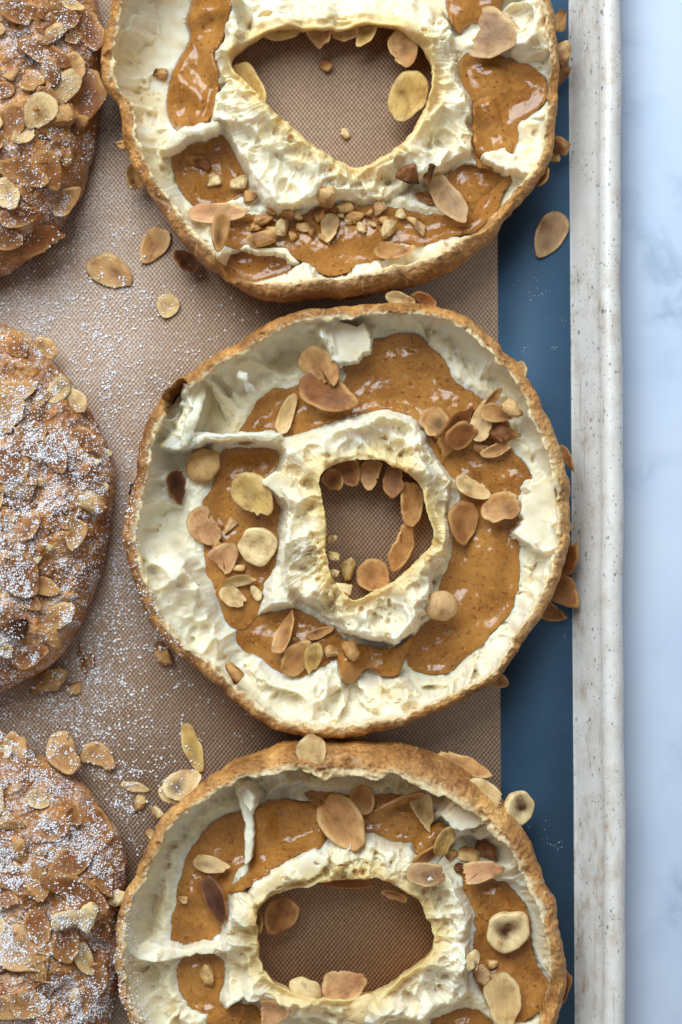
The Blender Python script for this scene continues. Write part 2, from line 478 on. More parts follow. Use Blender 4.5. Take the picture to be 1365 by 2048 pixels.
class Ring:
    """height field of one choux ring in the outline plane, turned into crust and crumb meshes"""
    def __init__(s, name, centre, outer, inner, seed, table, floor=0.0036, zeq=0.012, zin=0.013, nu=1150, nv=210, crustcol=GOLD, st=1, toast=((0, 0), (180, 0))):
        s.st = st
        s.name, s.seed, s.nu, s.nv, s.floor = name, seed, nu, nv, floor
        c = toP(centre, 0.014); s.c = c
        so, si = chaikin(toP(outer, 0.014), 2), chaikin(toP(inner, 0.015), 2)
        th = np.linspace(-math.pi, math.pi, 1441)
        def polar(p):
            a = np.arctan2(p[:, 1] - c[1], p[:, 0] - c[0]); r = np.hypot(p[:, 0] - c[0], p[:, 1] - c[1])
            o = np.argsort(a); a, r = a[o], r[o]
            return np.interp(th, np.concatenate([a - 2 * math.pi, a, a + 2 * math.pi]), np.concatenate([r, r, r]))
        s.th = th
        px, py = np.cos(th), np.sin(th)
        s.ro = polar(so); s.ri = polar(si)
        s.ro = s.ro + 5.0 * fbm(c[0] + px * s.ro, c[1] + py * s.ro, 44, 5, seed, 0.62)
        s.ri = s.ri + 4.0 * fbm(c[0] + px * s.ri, c[1] + py * s.ri, 22, 4, seed + 3)
        m = s.ro.max() + 8
        s.x0, s.y0 = math.floor(c[0] - m), math.floor(c[1] - m)
        n = int(2 * m / st) + 2
        s.X, s.Y = np.meshgrid((s.x0 + st * np.arange(n)).astype(np.float32), (s.y0 + st * np.arange(n)).astype(np.float32))
        X, Y = s.X, s.Y
        s.rr = np.hypot(X - c[0], Y - c[1]); s.tt = np.arctan2(Y - c[1], X - c[0])
        s.do = np.interp(s.tt, th, s.ro) - s.rr
        s.di = s.rr - np.interp(s.tt, th, s.ri)
        s.lx = 17 * fbm(X, Y, 64, 2, seed + 150, 0.45); s.ly = 17 * fbm(X, Y, 64, 2, seed + 190, 0.45)
        s.wx = 7 * fbm(X, Y, 26, 4, seed + 50, 0.62); s.wy = 7 * fbm(X, Y, 26, 4, seed + 90, 0.62)
        T = np.array([list(t) + [4.5] * (5 - len(t)) for t in table], float)
        def tab(k):
            a = np.radians(T[:, 0]); v = T[:, k]
            aa = np.concatenate([a - 2 * math.pi, a, a + 2 * math.pi]); vv = np.concatenate([v, v, v])
            o = np.argsort(aa)
            return np.interp(s.tt, aa[o], vv[o])
        s.drop = tab(4) * 0.001; s.band = tab(1) * 1.0 + 1; s.ww = tab(2); s.zr = tab(3) * 0.001 - 0.0010 + 0.0020 * fbm(X, Y, 80, 2, seed + 5) + 0.0007 * fbm(X, Y, 24, 3, seed + 6)
        nz = fbm(X, Y, 60, 3, seed + 7)
        b = s.band * (1 + 0.25 * nz) + 3.5 * fbm(X, Y, 16, 3, seed + 8)
        up = np.clip(s.do / np.maximum(b, 4), 0, 1)
        zeq = s.zr - s.drop + 0.0012 * fbm(X, Y, 30, 3, seed + 9)
        zo = zeq + (s.zr - zeq) * np.sqrt(np.clip(1 - (1 - up) ** 2, 0, 1))
        t = np.clip((s.do - b + 4 * nz) / s.ww, 0, 1)
        wall = floor + (s.zr - floor) * (1 - t) ** 2.9
        zo = np.where(s.do < b, zo, np.minimum(wall, s.zr))
        ui = np.clip(s.di / 26, 0, 1)
        zi = zin + 0.005 * np.sqrt(1 - (1 - ui) ** 2)
        ti = np.clip((s.di - 30) / 60, 0, 1)
        zi = np.where(s.di < 30, zi, floor + (zin + 0.005 - floor) * (1 - ti) ** 1.6)
        s.H = np.maximum(np.maximum(zo, zi), floor)
        s.crustcol = crustcol
        ta = np.array(toast, float); aa = np.radians(np.concatenate([ta[:, 0] - 360, ta[:, 0], ta[:, 0] + 360])); vv = np.tile(ta[:, 1], 3); oo = np.argsort(aa)
        s.toastf = lambda t: np.interp(t, aa[oo], vv[oo])
        s.kcrust = smooth(1.0, 0.66, (s.do + 6 * fbm(X, Y, 14, 3, seed + 21)) / np.maximum(s.band, 6))
        s.yel = smooth(46, 8, s.di + 16 * fbm(X, Y, 40, 3, seed + 31))
        s.parts = []
    def _slice(s, poly, mar=30):
        i0 = max(0, int(poly[:, 1].min() - s.y0 - mar)); i1 = min(s.X.shape[0], int(poly[:, 1].max() - s.y0 + mar))
        j0 = max(0, int(poly[:, 0].min() - s.x0 - mar)); j1 = min(s.X.shape[1], int(poly[:, 0].max() - s.x0 + mar))
        return (slice(i0, i1), slice(j0, j1))
    def _sd(s, poly, rag=1.0):
        sl = s._slice(poly)
        return sl, sdf(poly, s.X[sl] + rag * s.wx[sl], s.Y[sl] + rag * s.wy[sl])
    def add(s, pts, z, soft=12, rag=1.0, lump=0.0012):
        p = chaikin(toP(pts, z * 0.001), 1); sl, d = s._sd(p, rag)
        zt = z * 0.001 + lump * fbm(s.X[sl], s.Y[sl], 45, 3, s.seed + int(p[0, 0]))
        wgt = smooth(-soft, soft * 0.3, d)
        s.H[sl] = s.H[sl] + wgt * np.maximum(zt - s.H[sl], 0)
    def cut(s, pts, z, soft=10, rag=1.0):
        p = chaikin(toP(pts, max(z, 8) * 0.001), 1); sl, d = s._sd(p, rag)
        wgt = smooth(-soft * 0.3, soft, d)
        s.H[sl] = s.H[sl] + wgt * np.minimum(z * 0.001 - s.H[sl], 0)
    def detail(s, big=0.0115):
        X, Y, sd = s.X, s.Y, s.seed
        keep = smooth(6, 20, s.do - s.band)
        s.H = s.H + keep * 0.8 * (blur(s.H, 3, 2) - s.H)
        inside = smooth(4, 30, s.do - s.band) * smooth(0, 16, s.di)
        f1, e1 = worley(X + s.lx + 0.3 * s.wx, Y + s.ly + 0.3 * s.wy, 92, sd + 1)
        hi = 1 - 0.40 * smooth(0.016, 0.021, s.H)
        s.H += inside * hi * big * (np.clip(f1, 0, 1.0) ** 2 * 1.3 - 0.45)
        # torn membranes: thin crests between smooth hollows
        wX, wY = X + s.lx + 0.35 * s.wx, Y + s.ly + 0.35 * s.wy
        na = fbm(wX, wY, 66, 2, sd + 301, 0.4); nb_ = fbm(wX, wY, 40, 2, sd + 311, 0.4)
        ra_ = np.clip(1 - np.abs(na) * 2.3, 0, 1) ** 1.6; rb_ = np.clip(1 - np.abs(nb_) * 2.3, 0, 1) ** 1.6
        amp = smooth(8, 30, s.do - s.band) * smooth(4, 24, s.di)
        low = 1 - 0.25 * smooth(0.013, 0.019, s.H)
        s.H += amp * low * (0.0022 * (ra_ - 0.35))
        f7, _ = worley(X + 0.8 * s.lx + 0.4 * s.wx, Y + 0.8 * s.ly + 0.4 * s.wy, 47, sd + 19)
        s.H += amp * low * 0.0056 * smooth(-0.35, 0.35, fbm(X, Y, 110, 2, sd + 62)) * (np.clip(f7, 0, 1) ** 2 * 1.3 - 0.45)
        msk = smooth(-0.25, 0.35, fbm(X, Y, 70, 3, sd + 61))
        f2, e2 = worley(X + s.lx + 0.5 * s.wx, Y + s.ly + 0.5 * s.wy, 27, sd + 2)
        s.H += inside * msk * 0.0009 * (np.clip(f2, 0, 1) ** 2 - 0.45)
        # sparse deep alveoli
        r = np.random.default_rng(sd + 5)
        f3, e3 = worley(X + 2.0 * s.wx, Y + 2.0 * s.wy, 38, sd + 8)
        gate = smooth(0.05, 0.45, fbm(X, Y, 90, 2, sd + 71))
        pass
        f4, e4 = worley(X, Y, 9.5, sd + 9)
        s.H += smooth(-4, 10, s.do - s.band * 0.7) * 0.00018 * (np.clip(f4, 0, 1) - 0.5)
        # fibres along the tear direction
        tw = s.tt + 0.010 * s.wx / 7
        fib = vnoise(s.rr * 0.10, tw * 300, 5.0, sd + 11) + 0.6 * vnoise(s.rr * 0.14, tw * 300, 2.6, sd + 12)
        s.H += inside * 0.00034 * fib * smooth(-0.5, 0.4, fbm(X, Y, 60, 2, sd + 17))
        # torn bubbles: sharp rims, smooth bowls, drawn out along the tear
        s.bub = np.zeros_like(s.H)
        # chambers scooped into the walls, and webs left standing between them
        r = np.random.default_rng(sd + 25)
        a = r.uniform(0, 0.5)
        while a < 2 * math.pi + 0.1:
            k0 = int(np.interp((a + math.pi) % (2 * math.pi) - math.pi, s.th, np.arange(len(s.th))))
            ro_ = s.ro[k0]; q_ = r.uniform(24, 46)
            inn = r.uniform(0.55, 1.25) * q_ + 34
            bx, by = s.c[0] + (ro_ - inn) * math.cos(a), s.c[1] + (ro_ - inn) * math.sin(a)
            jx, jy = int(bx - s.x0), int(by - s.y0)
            if 70 < jx < s.X.shape[1] - 70 and 70 < jy < s.X.shape[0] - 70:
                sl = (slice(jy - 70, jy + 70), slice(jx - 70, jx + 70))
                ex, ey = X[sl] - bx + 0.5 * s.lx[sl] + 0.4 * s.wx[sl], Y[sl] - by + 0.5 * s.ly[sl] + 0.4 * s.wy[sl]
                u_ = (ex * math.cos(a) + ey * math.sin(a)) / (q_ * r.uniform(0.8, 1.15)); v_ = (-ex * math.sin(a) + ey * math.cos(a)) / (q_ * r.uniform(0.9, 1.35))
                qq = u_ * u_ + v_ * v_
                rimk = smooth(0, 10, s.do[sl] - s.band[sl])
                s.H[sl] -= rimk * q_ * S * r.uniform(0.45, 0.85) * np.sqrt(np.clip(1 - qq, 0, 1))
                s.H[sl] += rimk * 0.0009 * np.exp(-((np.sqrt(qq) - 1.06) / 0.10) ** 2) * smooth(0.006, 0.012, s.H[sl])
                s.bub[sl] = np.maximum(s.bub[sl], 0.8 * rimk * np.sqrt(np.clip(1 - qq, 0, 1)) * r.uniform(0.3, 1.0))
            a += r.uniform(0.17, 0.42)
        a = r.uniform(0, 0.6)
        while a < 2 * math.pi:            # hollows torn into the collar round the hole
            k0 = int(np.interp((a + math.pi) % (2 * math.pi) - math.pi, s.th, np.arange(len(s.th))))
            q_ = r.uniform(14, 30); ra = s.ri[k0] + 20 + q_ * r.uniform(0.8, 1.6)
            bx, by = s.c[0] + ra * math.cos(a), s.c[1] + ra * math.sin(a); jx, jy = int(bx - s.x0), int(by - s.y0)
            sl = (slice(jy - 60, jy + 60), slice(jx - 60, jx + 60))
            ex, ey = X[sl] - bx + 0.5 * s.lx[sl] + 0.5 * s.wx[sl], Y[sl] - by + 0.5 * s.ly[sl] + 0.5 * s.wy[sl]
            u_ = (ex * math.cos(a) + ey * math.sin(a)) / q_; v_ = (-ex * math.sin(a) + ey * math.cos(a)) / (q_ * r.uniform(0.9, 1.7))
            b_ = np.sqrt(np.clip(1 - u_ * u_ - v_ * v_, 0, 1)) * smooth(3, 12, s.di[sl])
            s.H[sl] -= q_ * S * r.uniform(0.6, 1.1) * b_
            s.bub[sl] = np.maximum(s.bub[sl], 0.7 * b_)
            a += r.uniform(0.25, 0.75)
        for _ in range(9):
            a = r.uniform(-math.pi, math.pi); ln = r.uniform(60, 130); cv = r.normal() * 0.0018; wd = r.uniform(3.5, 6.5)
            dl = (s.tt - a - cv * (s.do - 30) + 0.012 * s.wx / 7 + math.pi) % (2 * math.pi) - math.pi
            dist = np.abs(dl) * s.rr
            tt_ = np.clip((s.do - s.band) / ln, 0, 1)
            zr_ = s.zr - 0.003 - (s.zr - 0.004) * tt_ ** r.uniform(0.8, 1.6) + 0.001 * s.wy / 7
            kk_ = smooth(wd * 2.0, wd * 0.8, dist + 0.35 * s.wy) * smooth(2, 12, s.do - s.band) * (tt_ < 1)
            s.H += kk_ * np.maximum(zr_ - s.H, 0)
        r = np.random.default_rng(sd + 5)
        nb = 0
        for _ in range(2200):
            a = r.uniform(0, 2 * math.pi); ra = r.uniform(60, s.ro.max())
            bx, by = s.c[0] + ra * math.cos(a), s.c[1] + ra * math.sin(a)
            jx, jy = int(bx - s.x0), int(by - s.y0)
            if not (0 <= jx < s.X.shape[1] and 0 <= jy < s.X.shape[0]): continue
            if s.do[jy, jx] < s.band[jy, jx] + 2 or s.di[jy, jx] < 10: continue
            edge = s.do[jy, jx] - s.band[jy, jx]
            q_ = 3.5 + 17 * r.random() ** 2.8
            if edge < 40: q_ = 3 + 9 * r.random() ** 1.5
            el = r.uniform(1.1, 2.4)
            sl = (slice(max(0, jy - 50), jy + 50), slice(max(0, jx - 50), jx + 50))
            ex, ey = X[sl] - bx + 0.8 * s.wx[sl], Y[sl] - by + 0.8 * s.wy[sl]
            al = a + r.normal() * 0.35
            u_ = (ex * math.cos(al) + ey * math.sin(al)) / (q_ * el); v_ = (-ex * math.sin(al) + ey * math.cos(al)) / q_
            qq = u_ * u_ + v_ * v_
            bowl = np.sqrt(np.clip(1 - qq, 0, 1))
            s.H[sl] -= q_ * S * r.uniform(0.7, 1.7) * bowl ** 0.8
            s.H[sl] += q_ * S * 0.12 * np.exp(-((np.sqrt(qq) - 1.08) / 0.10) ** 2)
            s.bub[sl] = np.maximum(s.bub[sl], bowl * min(1, q_ / 14))
            nb += 1
            if nb > 260: break
        s.big1 = f1
        s.H += 0.00026 * fbm(X, Y, 24, 4, sd + 13, 0.6)
        # open pores in the torn edge just inside the crust
        f6, _ = worley(X + 0.8 * s.wx, Y + 0.8 * s.wy, 15, sd + 15)
        zone = smooth(0.45, 0.8, s.do / np.maximum(s.band, 6)) * smooth(30, 8, s.do - s.band) * smooth(-0.2, 0.3, fbm(X, Y, 50, 2, sd + 16))
        s.H -= zone * 0.0006 * smooth(0.42, 0.16, f6)
        s.H = np.maximum(s.H, 0.0016 + 0.0003 * fbm(X, Y, 30, 2, sd + 18))
        # blistered outer crust
        c5, _ = worley(X + s.wx, Y + s.wy, 30, sd + 14)
        s.H += (1 - inside) * 0.0005 * (0.5 - np.clip(c5, 0, 1)) * smooth(0, 10, s.do)
    def pores(s, n_cl=60):
        """clusters of small open pores in the torn crumb"""
        r = np.random.default_rng(s.seed + 400); X, Y = s.X, s.Y
        for c_ in range(n_cl):
            a = r.uniform(0, 2 * math.pi); k0 = int(np.interp((a + math.pi) % (2 * math.pi) - math.pi, s.th, np.arange(len(s.th))))
            if r.random() < 0.6: ra = s.ro[k0] - r.uniform(26, 62)
            else: ra = s.ri[k0] + r.uniform(14, 70)
            for _ in range(int(r.uniform(2, 9))):
                aa = a + r.normal() * 0.085; rr_ = ra + r.normal() * 17
                bx, by = s.c[0] + rr_ * math.cos(aa), s.c[1] + rr_ * math.sin(aa)
                jx, jy = int(bx - s.x0), int(by - s.y0)
                if not (20 < jx < s.X.shape[1] - 20 and 20 < jy < s.X.shape[0] - 20): continue
                if s.do[jy, jx] < s.band[jy, jx] * 0.8 or s.di[jy, jx] < 5: continue
                q_ = 2.4 + 5.2 * r.random() ** 2.2; el = r.uniform(1.0, 2.3); al = aa + r.normal() * 0.5 + (math.pi / 2 if r.random() < 0.5 else 0)
                sl = (slice(jy - 18, jy + 19), slice(jx - 18, jx + 19))
                ex, ey = X[sl] - bx + 0.45 * s.wx[sl], Y[sl] - by + 0.45 * s.wy[sl]
                u_ = (ex * math.cos(al) + ey * math.sin(al)) / (q_ * el); v_ = (-ex * math.sin(al) + ey * math.cos(al)) / q_
                b_ = np.sqrt(np.clip(1 - (u_ * u_ + v_ * v_), 0, 1)) ** 0.7
                s.H[sl] = np.maximum(s.H[sl] - q_ * S * r.uniform(0.9, 2.1) * b_, 0.0012)
                s.bub[sl] = np.maximum(s.bub[sl], 1.1 * b_)
    def pools(s, polys):
        """level pools the crumb rises out of, and thick drops lying on the crumb; both remembered for build()"""
        s.pool = []
        for q in polys:
            pts, thick, edge = q[:3]; lev = q[3] * 0.001 if len(q) > 3 else None
            p = chaikin(toP(pts, 0.010 if lev is None else lev), 2)
            sl = s._slice(p, 90)
            X, Y = s.X[sl], s.Y[sl]
            rg = 0.35 if lev is None else 0.6
            d = sdf(p, X + rg * s.wx[sl] + (0 if lev is None else 0.35 * s.lx[sl]), Y + rg * s.wy[sl] + (0 if lev is None else 0.35 * s.ly[sl]))
            H = s.H[sl]
            if lev is None:
                Hb = blur(H, 10, 3)
                wgt = smooth(0, 8, d)
                s.H[sl] = H + wgt * (np.minimum(H, Hb - 0.0012) - H)
            else:
                Hb = np.full(H.shape, lev)
                n = 0.0012 * fbm(X, Y, 30, 3, s.seed + 63)
                cap = lev - 0.0004 - np.clip(d, -40, 30) * S * 0.8 + n
                H = np.where(d > -22, np.minimum(H, cap + 0.006 * smooth(0, -22, d)), H)
                bank = lev + 0.0003 + 0.0009 * smooth(0, -22, d) + 1.8 * n * smooth(0, -14, d)
                ok = smooth(-60, -14, d) * (d < 1.0) * smooth(0.9, 1.15, s.do[sl] / np.maximum(s.band[sl], 6)) * smooth(2, 12, s.di[sl])
                # neighbouring pools keep their own hollow
                for sl2, d2, *_ in s.pool:
                    full = np.full(s.H.shape, -99.0); full[sl2] = d2; ok = ok * (full[sl] < 1.0)
                H = H + ok * np.maximum(bank - H, 0)
                s.H[sl] = H
            s.pool.append((sl, d, Hb, thick * 0.001, edge, lev))
    def colours(s):
        X, Y, sd = s.X, s.Y, s.seed
        n = fbm(X, Y, 55, 4, sd + 41)[..., None]; n2 = fbm(X, Y, 18, 3, sd + 43)[..., None]
        crumb = CREAM * (1 + 0.05 * n) + (YELL - CREAM) * (0.10 + 0.22 * np.clip(n, 0, 1))
        thin = 0.9 * smooth(0.55, 0.05, s.big1) * smooth(0.0, 0.5, fbm(X, Y, 120, 2, sd + 45)) * 0.55 + 0.35 * s.bub  # amount of tan, growing towards the bottoms of bubbles, hollows and pores
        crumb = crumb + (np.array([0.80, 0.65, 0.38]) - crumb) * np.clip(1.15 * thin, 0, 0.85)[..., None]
        crumb = crumb + (YELL - crumb) * (0.8 * s.yel)[..., None]
        crumb = crumb + (np.array([0.70, 0.43, 0.14]) - crumb) * (0.55 * smooth(13, 1, s.di + 7 * fbm(X, Y, 24, 3, sd + 33)))[..., None]
        near = smooth(1.9, 0.9, (s.do + 6 * fbm(X, Y, 22, 3, sd + 47)) / np.maximum(s.band, 6))[..., None]
        crumb = crumb + (PALEC - crumb) * 0.62 * near
        crust = s.crustcol * (1 + 0.25 * n) + (DARK - s.crustcol) * 0.55 * np.clip(n2 - 0.15, 0, 1) + (PALEC - s.crustcol) * 0.5 * np.clip(n - 0.1, 0, 1)
        to = (s.toastf(s.tt) + 0.75 * fbm(X, Y, 110, 3, sd + 49))[..., None]
        crust = crust + (DARK - crust) * 0.62 * np.clip(to, 0, 1) + (PALEC - crust) * 0.6 * np.clip(-to, 0, 1)
        inner = smooth(0.15, 0.75, s.do / np.maximum(s.band, 6))[..., None]
        crust = crust + (PALEC - crust) * 0.18 * inner
        kk = s.kcrust[..., None]
        s.C = np.clip(crumb * (1 - kk) + crust * kk, 0.01, 0.95)
    def build(s, label, loc_seed=0):
        s.top = np.where((s.do > -1) & (s.di > -1), s.H, -1.0)
        c = s.c
        # denser spokes where the picture sees the ring
        th = s.th
        ex, ey = c[0] + np.cos(th) * s.ro * 0.8, c[1] + np.sin(th) * s.ro * 0.8
        dens = np.where((ex > -40) & (ex < 1405) & (ey > -40) & (ey < 2090), 1.0, 0.16) * (0.3 + s.ro / s.ro.mean())
        cum = np.concatenate([[0], np.cumsum((dens[1:] + dens[:-1]) / 2)]); cum /= cum[-1]
        tu = np.interp(np.arange(s.nu) / s.nu, cum, th)
        ro, ri = np.interp(tu, th, s.ro), np.interp(tu, th, s.ri)
        v = np.linspace(0, 1, s.nv)
        rad = ri[:, None] + (ro - ri)[:, None] * v[None]
        PX = c[0] + np.cos(tu)[:, None] * rad; PY = c[1] + np.sin(tu)[:, None] * rad
        Z = bil(s.H, (PX - s.x0) / s.st, (PY - s.y0) / s.st); Cc = bil(s.C, (PX - s.x0) / s.st, (PY - s.y0) / s.st)
        kc = bil(s.kcrust, (PX - s.x0) / s.st, (PY - s.y0) / s.st)
        if not isinstance(s, Lid):
            bd = bil(s.band, (PX - s.x0) / s.st, (PY - s.y0) / s.st); wwv = bil(s.ww, (PX - s.x0) / s.st, (PY - s.y0) / s.st); zrv = bil(s.zr, (PX - s.x0) / s.st, (PY - s.y0) / s.st)
            dv = ro[:, None] - rad
            dep = np.clip((zrv - Z) / zrv, 0, 1)
            sh = (0.40 * bd + 5) * np.sin(math.pi * np.clip((dep - 0.06) / 0.8, 0, 1)) * smooth(bd + wwv, bd + 0.4 * wwv, dv) * (dv > bd * 0.8)
            PX = PX + np.cos(tu)[:, None] * sh; PY = PY + np.sin(tu)[:, None] * sh
        # outer flank down to the mat
        no = 14; cols = [Z]; pxs = [PX]; pys = [PY]; cc = [Cc]; kk = [kc]
        z_e = Z[:, -1]
        for i in range(1, no + 1):
            q = i / no
            rr = ro - 4 * math.sin(q * 1.2) - 40 * q ** 3 + 2.2 * fbm(np.cos(tu) * 400, np.sin(tu) * 400 + i * 9, 30, 3, s.seed + 77)
            zz = z_e * (1 - q) ** 1.15 + 0.0001
            pxs.append((c[0] + np.cos(tu) * rr)[:, None]); pys.append((c[1] + np.sin(tu) * rr)[:, None]); cols.append(zz[:, None])
            nn = fbm(np.cos(tu) * 420 + 31, np.sin(tu) * 420 + i * 12, 40, 4, s.seed + 78)[:, None]
            tq = np.clip(s.toastf((tu + math.pi) % (2 * math.pi) - math.pi), -0.5, 1)[:, None]
            cc.append(np.clip(s.crustcol * (1 + 0.3 * nn) + (DARK - s.crustcol) * np.clip(0.22 + 0.35 * np.clip(nn, 0, 1) + 0.4 * tq, 0, 0.9), 0.01, 1)[:, None, :]); kk.append(np.ones((s.nu, 1)))
        # inner flank
        z_i = Z[:, 0]; pre = []
        for i in range(12, 0, -1):
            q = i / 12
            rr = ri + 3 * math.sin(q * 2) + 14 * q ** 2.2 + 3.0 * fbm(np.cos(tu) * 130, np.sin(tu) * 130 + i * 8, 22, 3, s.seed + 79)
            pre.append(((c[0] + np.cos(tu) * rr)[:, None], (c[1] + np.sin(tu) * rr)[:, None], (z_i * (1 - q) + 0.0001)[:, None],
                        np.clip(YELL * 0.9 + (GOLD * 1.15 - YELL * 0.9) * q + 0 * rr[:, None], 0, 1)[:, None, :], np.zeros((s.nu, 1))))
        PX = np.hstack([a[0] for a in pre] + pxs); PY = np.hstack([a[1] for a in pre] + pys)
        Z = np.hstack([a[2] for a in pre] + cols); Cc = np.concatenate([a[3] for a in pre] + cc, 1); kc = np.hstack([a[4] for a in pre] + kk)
        nu, nt = Z.shape
        V = world(np.stack([PX, PY], -1), Z).reshape(-1, 3); CV = Cc.reshape(-1, 3)
        i = np.arange(nu)[:, None]; j = np.arange(nt - 1)[None]
        F = np.stack([i * nt + j, i * nt + j + 1, ((i + 1) % nu) * nt + j + 1, ((i + 1) % nu) * nt + j], -1)
        F = F[:, :, ::-1]
        kf = (kc[:, :-1] + kc[:, 1:]) / 2 > 0.5
        base = world(c, 0.0)
        s.root = empty(s.name, base)
        V = V - base
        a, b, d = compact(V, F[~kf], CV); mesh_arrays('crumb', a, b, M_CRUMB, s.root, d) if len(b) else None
        a, b, d = compact(V, F[kf], CV); mesh_arrays('crust', a, b, M_LID if isinstance(s, Lid) else M_CRUST, s.root, d)
        tag(s.root, label, 'pastry', 'torn choux rings on the baking mat')
        s.base = base
        # caramel
        for sl, d, Hb, th_, e, lev in s.pool:
            X, Y = s.X[sl], s.Y[sl]
            wob = 0.0014 * fbm(X, Y, 62, 2, s.seed + 55, 0.4) + 0.00022 * fbm(X, Y, 18, 2, s.seed + 56)
            if lev is None:
                prof = np.sqrt(np.clip(1 - (1 - np.clip(d / e, 0, 1)) ** 2, 0, 1))
                zc = Hb + th_ * prof - 0.0008 * smooth(3, 0, d) + wob * prof
                dd = d
            else:
                zc = lev + wob * smooth(0, 30, d) + 0.0005 * smooth(18, 0, d) + th_ * 0.25 * smooth(0, 60, d)
                dd = d + 5
            s.sheet('caramel_filling', sl, dd, zc, M_CAR)
        return s.root
    def sheet(s, name, sl, d, z, mat, step=2, thick=None, col=None):
        X, Y = s.X[sl][::step, ::step].copy(), s.Y[sl][::step, ::step].copy()
        dd = d[::step, ::step]; zz = z[::step, ::step].copy()
        gy, gx = np.gradient(dd, step); g2 = gx * gx + gy * gy + 1e-3
        edge = (dd < 0)
        mv = np.clip(dd, -2.6 * step, 0) * edge
        X -= mv * gx / g2; Y -= mv * gy / g2
        keep = dd > -1.3 * step
        h, w_ = dd.shape
        idx = np.arange(h * w_).reshape(h, w_)
        ok = keep[:-1, :-1] & keep[1:, :-1] & keep[:-1, 1:] & keep[1:, 1:] & ((dd[:-1, :-1] > 0) | (dd[1:, 1:] > 0) | (dd[1:, :-1] > 0) | (dd[:-1, 1:] > 0))
        F = np.stack([idx[:-1, :-1], idx[1:, :-1], idx[1:, 1:], idx[:-1, 1:]], -1)[ok]
        if len(F) == 0: return
        V = world(np.stack([X, Y], -1), zz).reshape(-1, 3) - s.base
        CV = None
        if col is not None:
            CV = col[::step, ::step].reshape(-1, 3)
        if thick is not None:
            tk = thick[::step, ::step]
            V2 = world(np.stack([X, Y], -1), zz - tk).reshape(-1, 3) - s.base
            F = np.vstack([F, F[:, ::-1] + len(V)]); V = np.vstack([V, V2])
            if CV is not None: CV = np.vstack([CV, CV])
        a, b, c_ = compact(V, F, CV)
        o = mesh_arrays(name, a, b, mat, s.root, c_)
        t = s.top[sl]
        s.top[sl] = np.where(d > 0, np.maximum(t, z), t)
        return o
    def flap(s, pts, A, B, thick=1.3, rag=1.2, curl=0.0):
        """torn web of crumb spanning from A to B (x, y, height in mm), free of what is below"""
        zm = (A[2] + B[2]) / 2000
        p = chaikin(toP(pts, zm), 1); sl, d = s._sd(p, rag)
        ax, ay = toP(A[:2], zm); bx, by = toP(B[:2], zm)
        t = ((s.X[sl] - ax) * (bx - ax) + (s.Y[sl] - ay) * (by - ay)) / ((bx - ax) ** 2 + (by - ay) ** 2)
        t = np.clip(t, -0.3, 1.3)
        z = (A[2] + (B[2] - A[2]) * t) * 0.001 + curl * 0.001 * (2 * t - 1) ** 2
        z = z + 0.0010 * fbm(s.X[sl], s.Y[sl], 60, 2, s.seed + int(abs(A[0]))) + 0.00022 * fbm(s.X[sl], s.Y[sl], 14, 2, s.seed + 4)
        att = smooth(0.5, 0.0, t)
        z = z + att * (np.maximum(s.H[sl] + 0.0003, z - 0.004) - z)
        th_ = thick * 0.001 * smooth(-1, 9, d) + 0.00015
        z = z - 0.0006 * smooth(6, 0, d)
        n = fbm(s.X[sl], s.Y[sl], 40, 3, s.seed + 5)[..., None]
        col = np.clip(CREAM * 0.98 + (YELL - CREAM) * (0.20 + 0.25 * np.clip(n, 0, 1)), 0, 1)
        s.sheet('torn_flap', sl, d, z, M_CRUMB, 2, th_, col)
    def stamp(s):
        global G
        x, y = (GXX - s.x0) / s.st, (GYY - s.y0) / s.st
        ok = (x > 0) & (y > 0) & (x < s.X.shape[1] - 2) & (y < s.X.shape[0] - 2)
        z = s.top[np.clip(y.astype(int), 0, s.X.shape[0] - 1), np.clip(x.astype(int), 0, s.X.shape[1] - 1)]
        G = np.where(ok, np.maximum(G, z), G)
# ------------------------------------------------------------------ the three torn rings
r2 = Ring('choux_ring', (745, 1050),
    [(560,640),(620,622),(700,615),(790,607),(850,612),(905,622),(950,645),(985,680),(1020,715),(1050,740),(1070,790),(1095,840),(1115,880),(1130,930),(1138,985),(1143,1040),(1138,1095),(1120,1160),(1090,1215),(1060,1265),(1020,1320),(990,1360),(940,1392),(880,1420),(810,1450),(740,1468),(660,1476),(580,1468),(530,1450),(490,1415),(455,1390),(420,1355),(380,1325),(340,1295),(310,1255),(280,1190),(258,1120),(248,1080),(255,1020),(272,960),(280,900),(295,850),(320,800),(345,770),(390,745),(430,715),(480,690),(520,660)],
    [(640,945),(680,925),(740,915),(800,935),(842,965),(850,1010),(868,1060),(868,1085),(840,1112),(800,1152),(740,1190),(700,1203),(672,1170),(652,1120),(656,1060),(642,1000)], 200,
    [(0,26,85,22),(25,24,95,23),(45,18,105,22),(70,20,120,22),(90,22,120,22),(135,24,150,24),(165,26,150,25),(180,28,120,25),(200,26,80,25),(215,26,130,25),(245,24,120,25),(270,22,70,25),(300,24,80,25),(330,30,85,24)], toast=[(0,-0.45),(45,-0.1),(90,0.25),(130,0.35),(165,0.75),(195,0.8),(225,0.45),(260,0.1),(290,0.0),(320,-0.25)])
WHITE2 = [(555,880),(620,862),(650,842),(700,838),(760,818),(800,828),(850,862),(872,905),(900,955),(905,1000),(890,1010),(890,1060),(880,1110),(862,1150),(860,1200),(830,1270),(780,1288),(700,1272),(660,1238),(620,1208),(575,1195),(560,1150),(566,1100),(560,1050),(555,1000),(518,968),(560,950)]
r2.add(WHITE2, 16.5, 14)
r2.add([(560,900),(620,870),(655,880),(645,960),(650,1060),(648,1130),(668,1190),(640,1205),(590,1190),(575,1120),(570,1030),(565,960)], 21, 12)
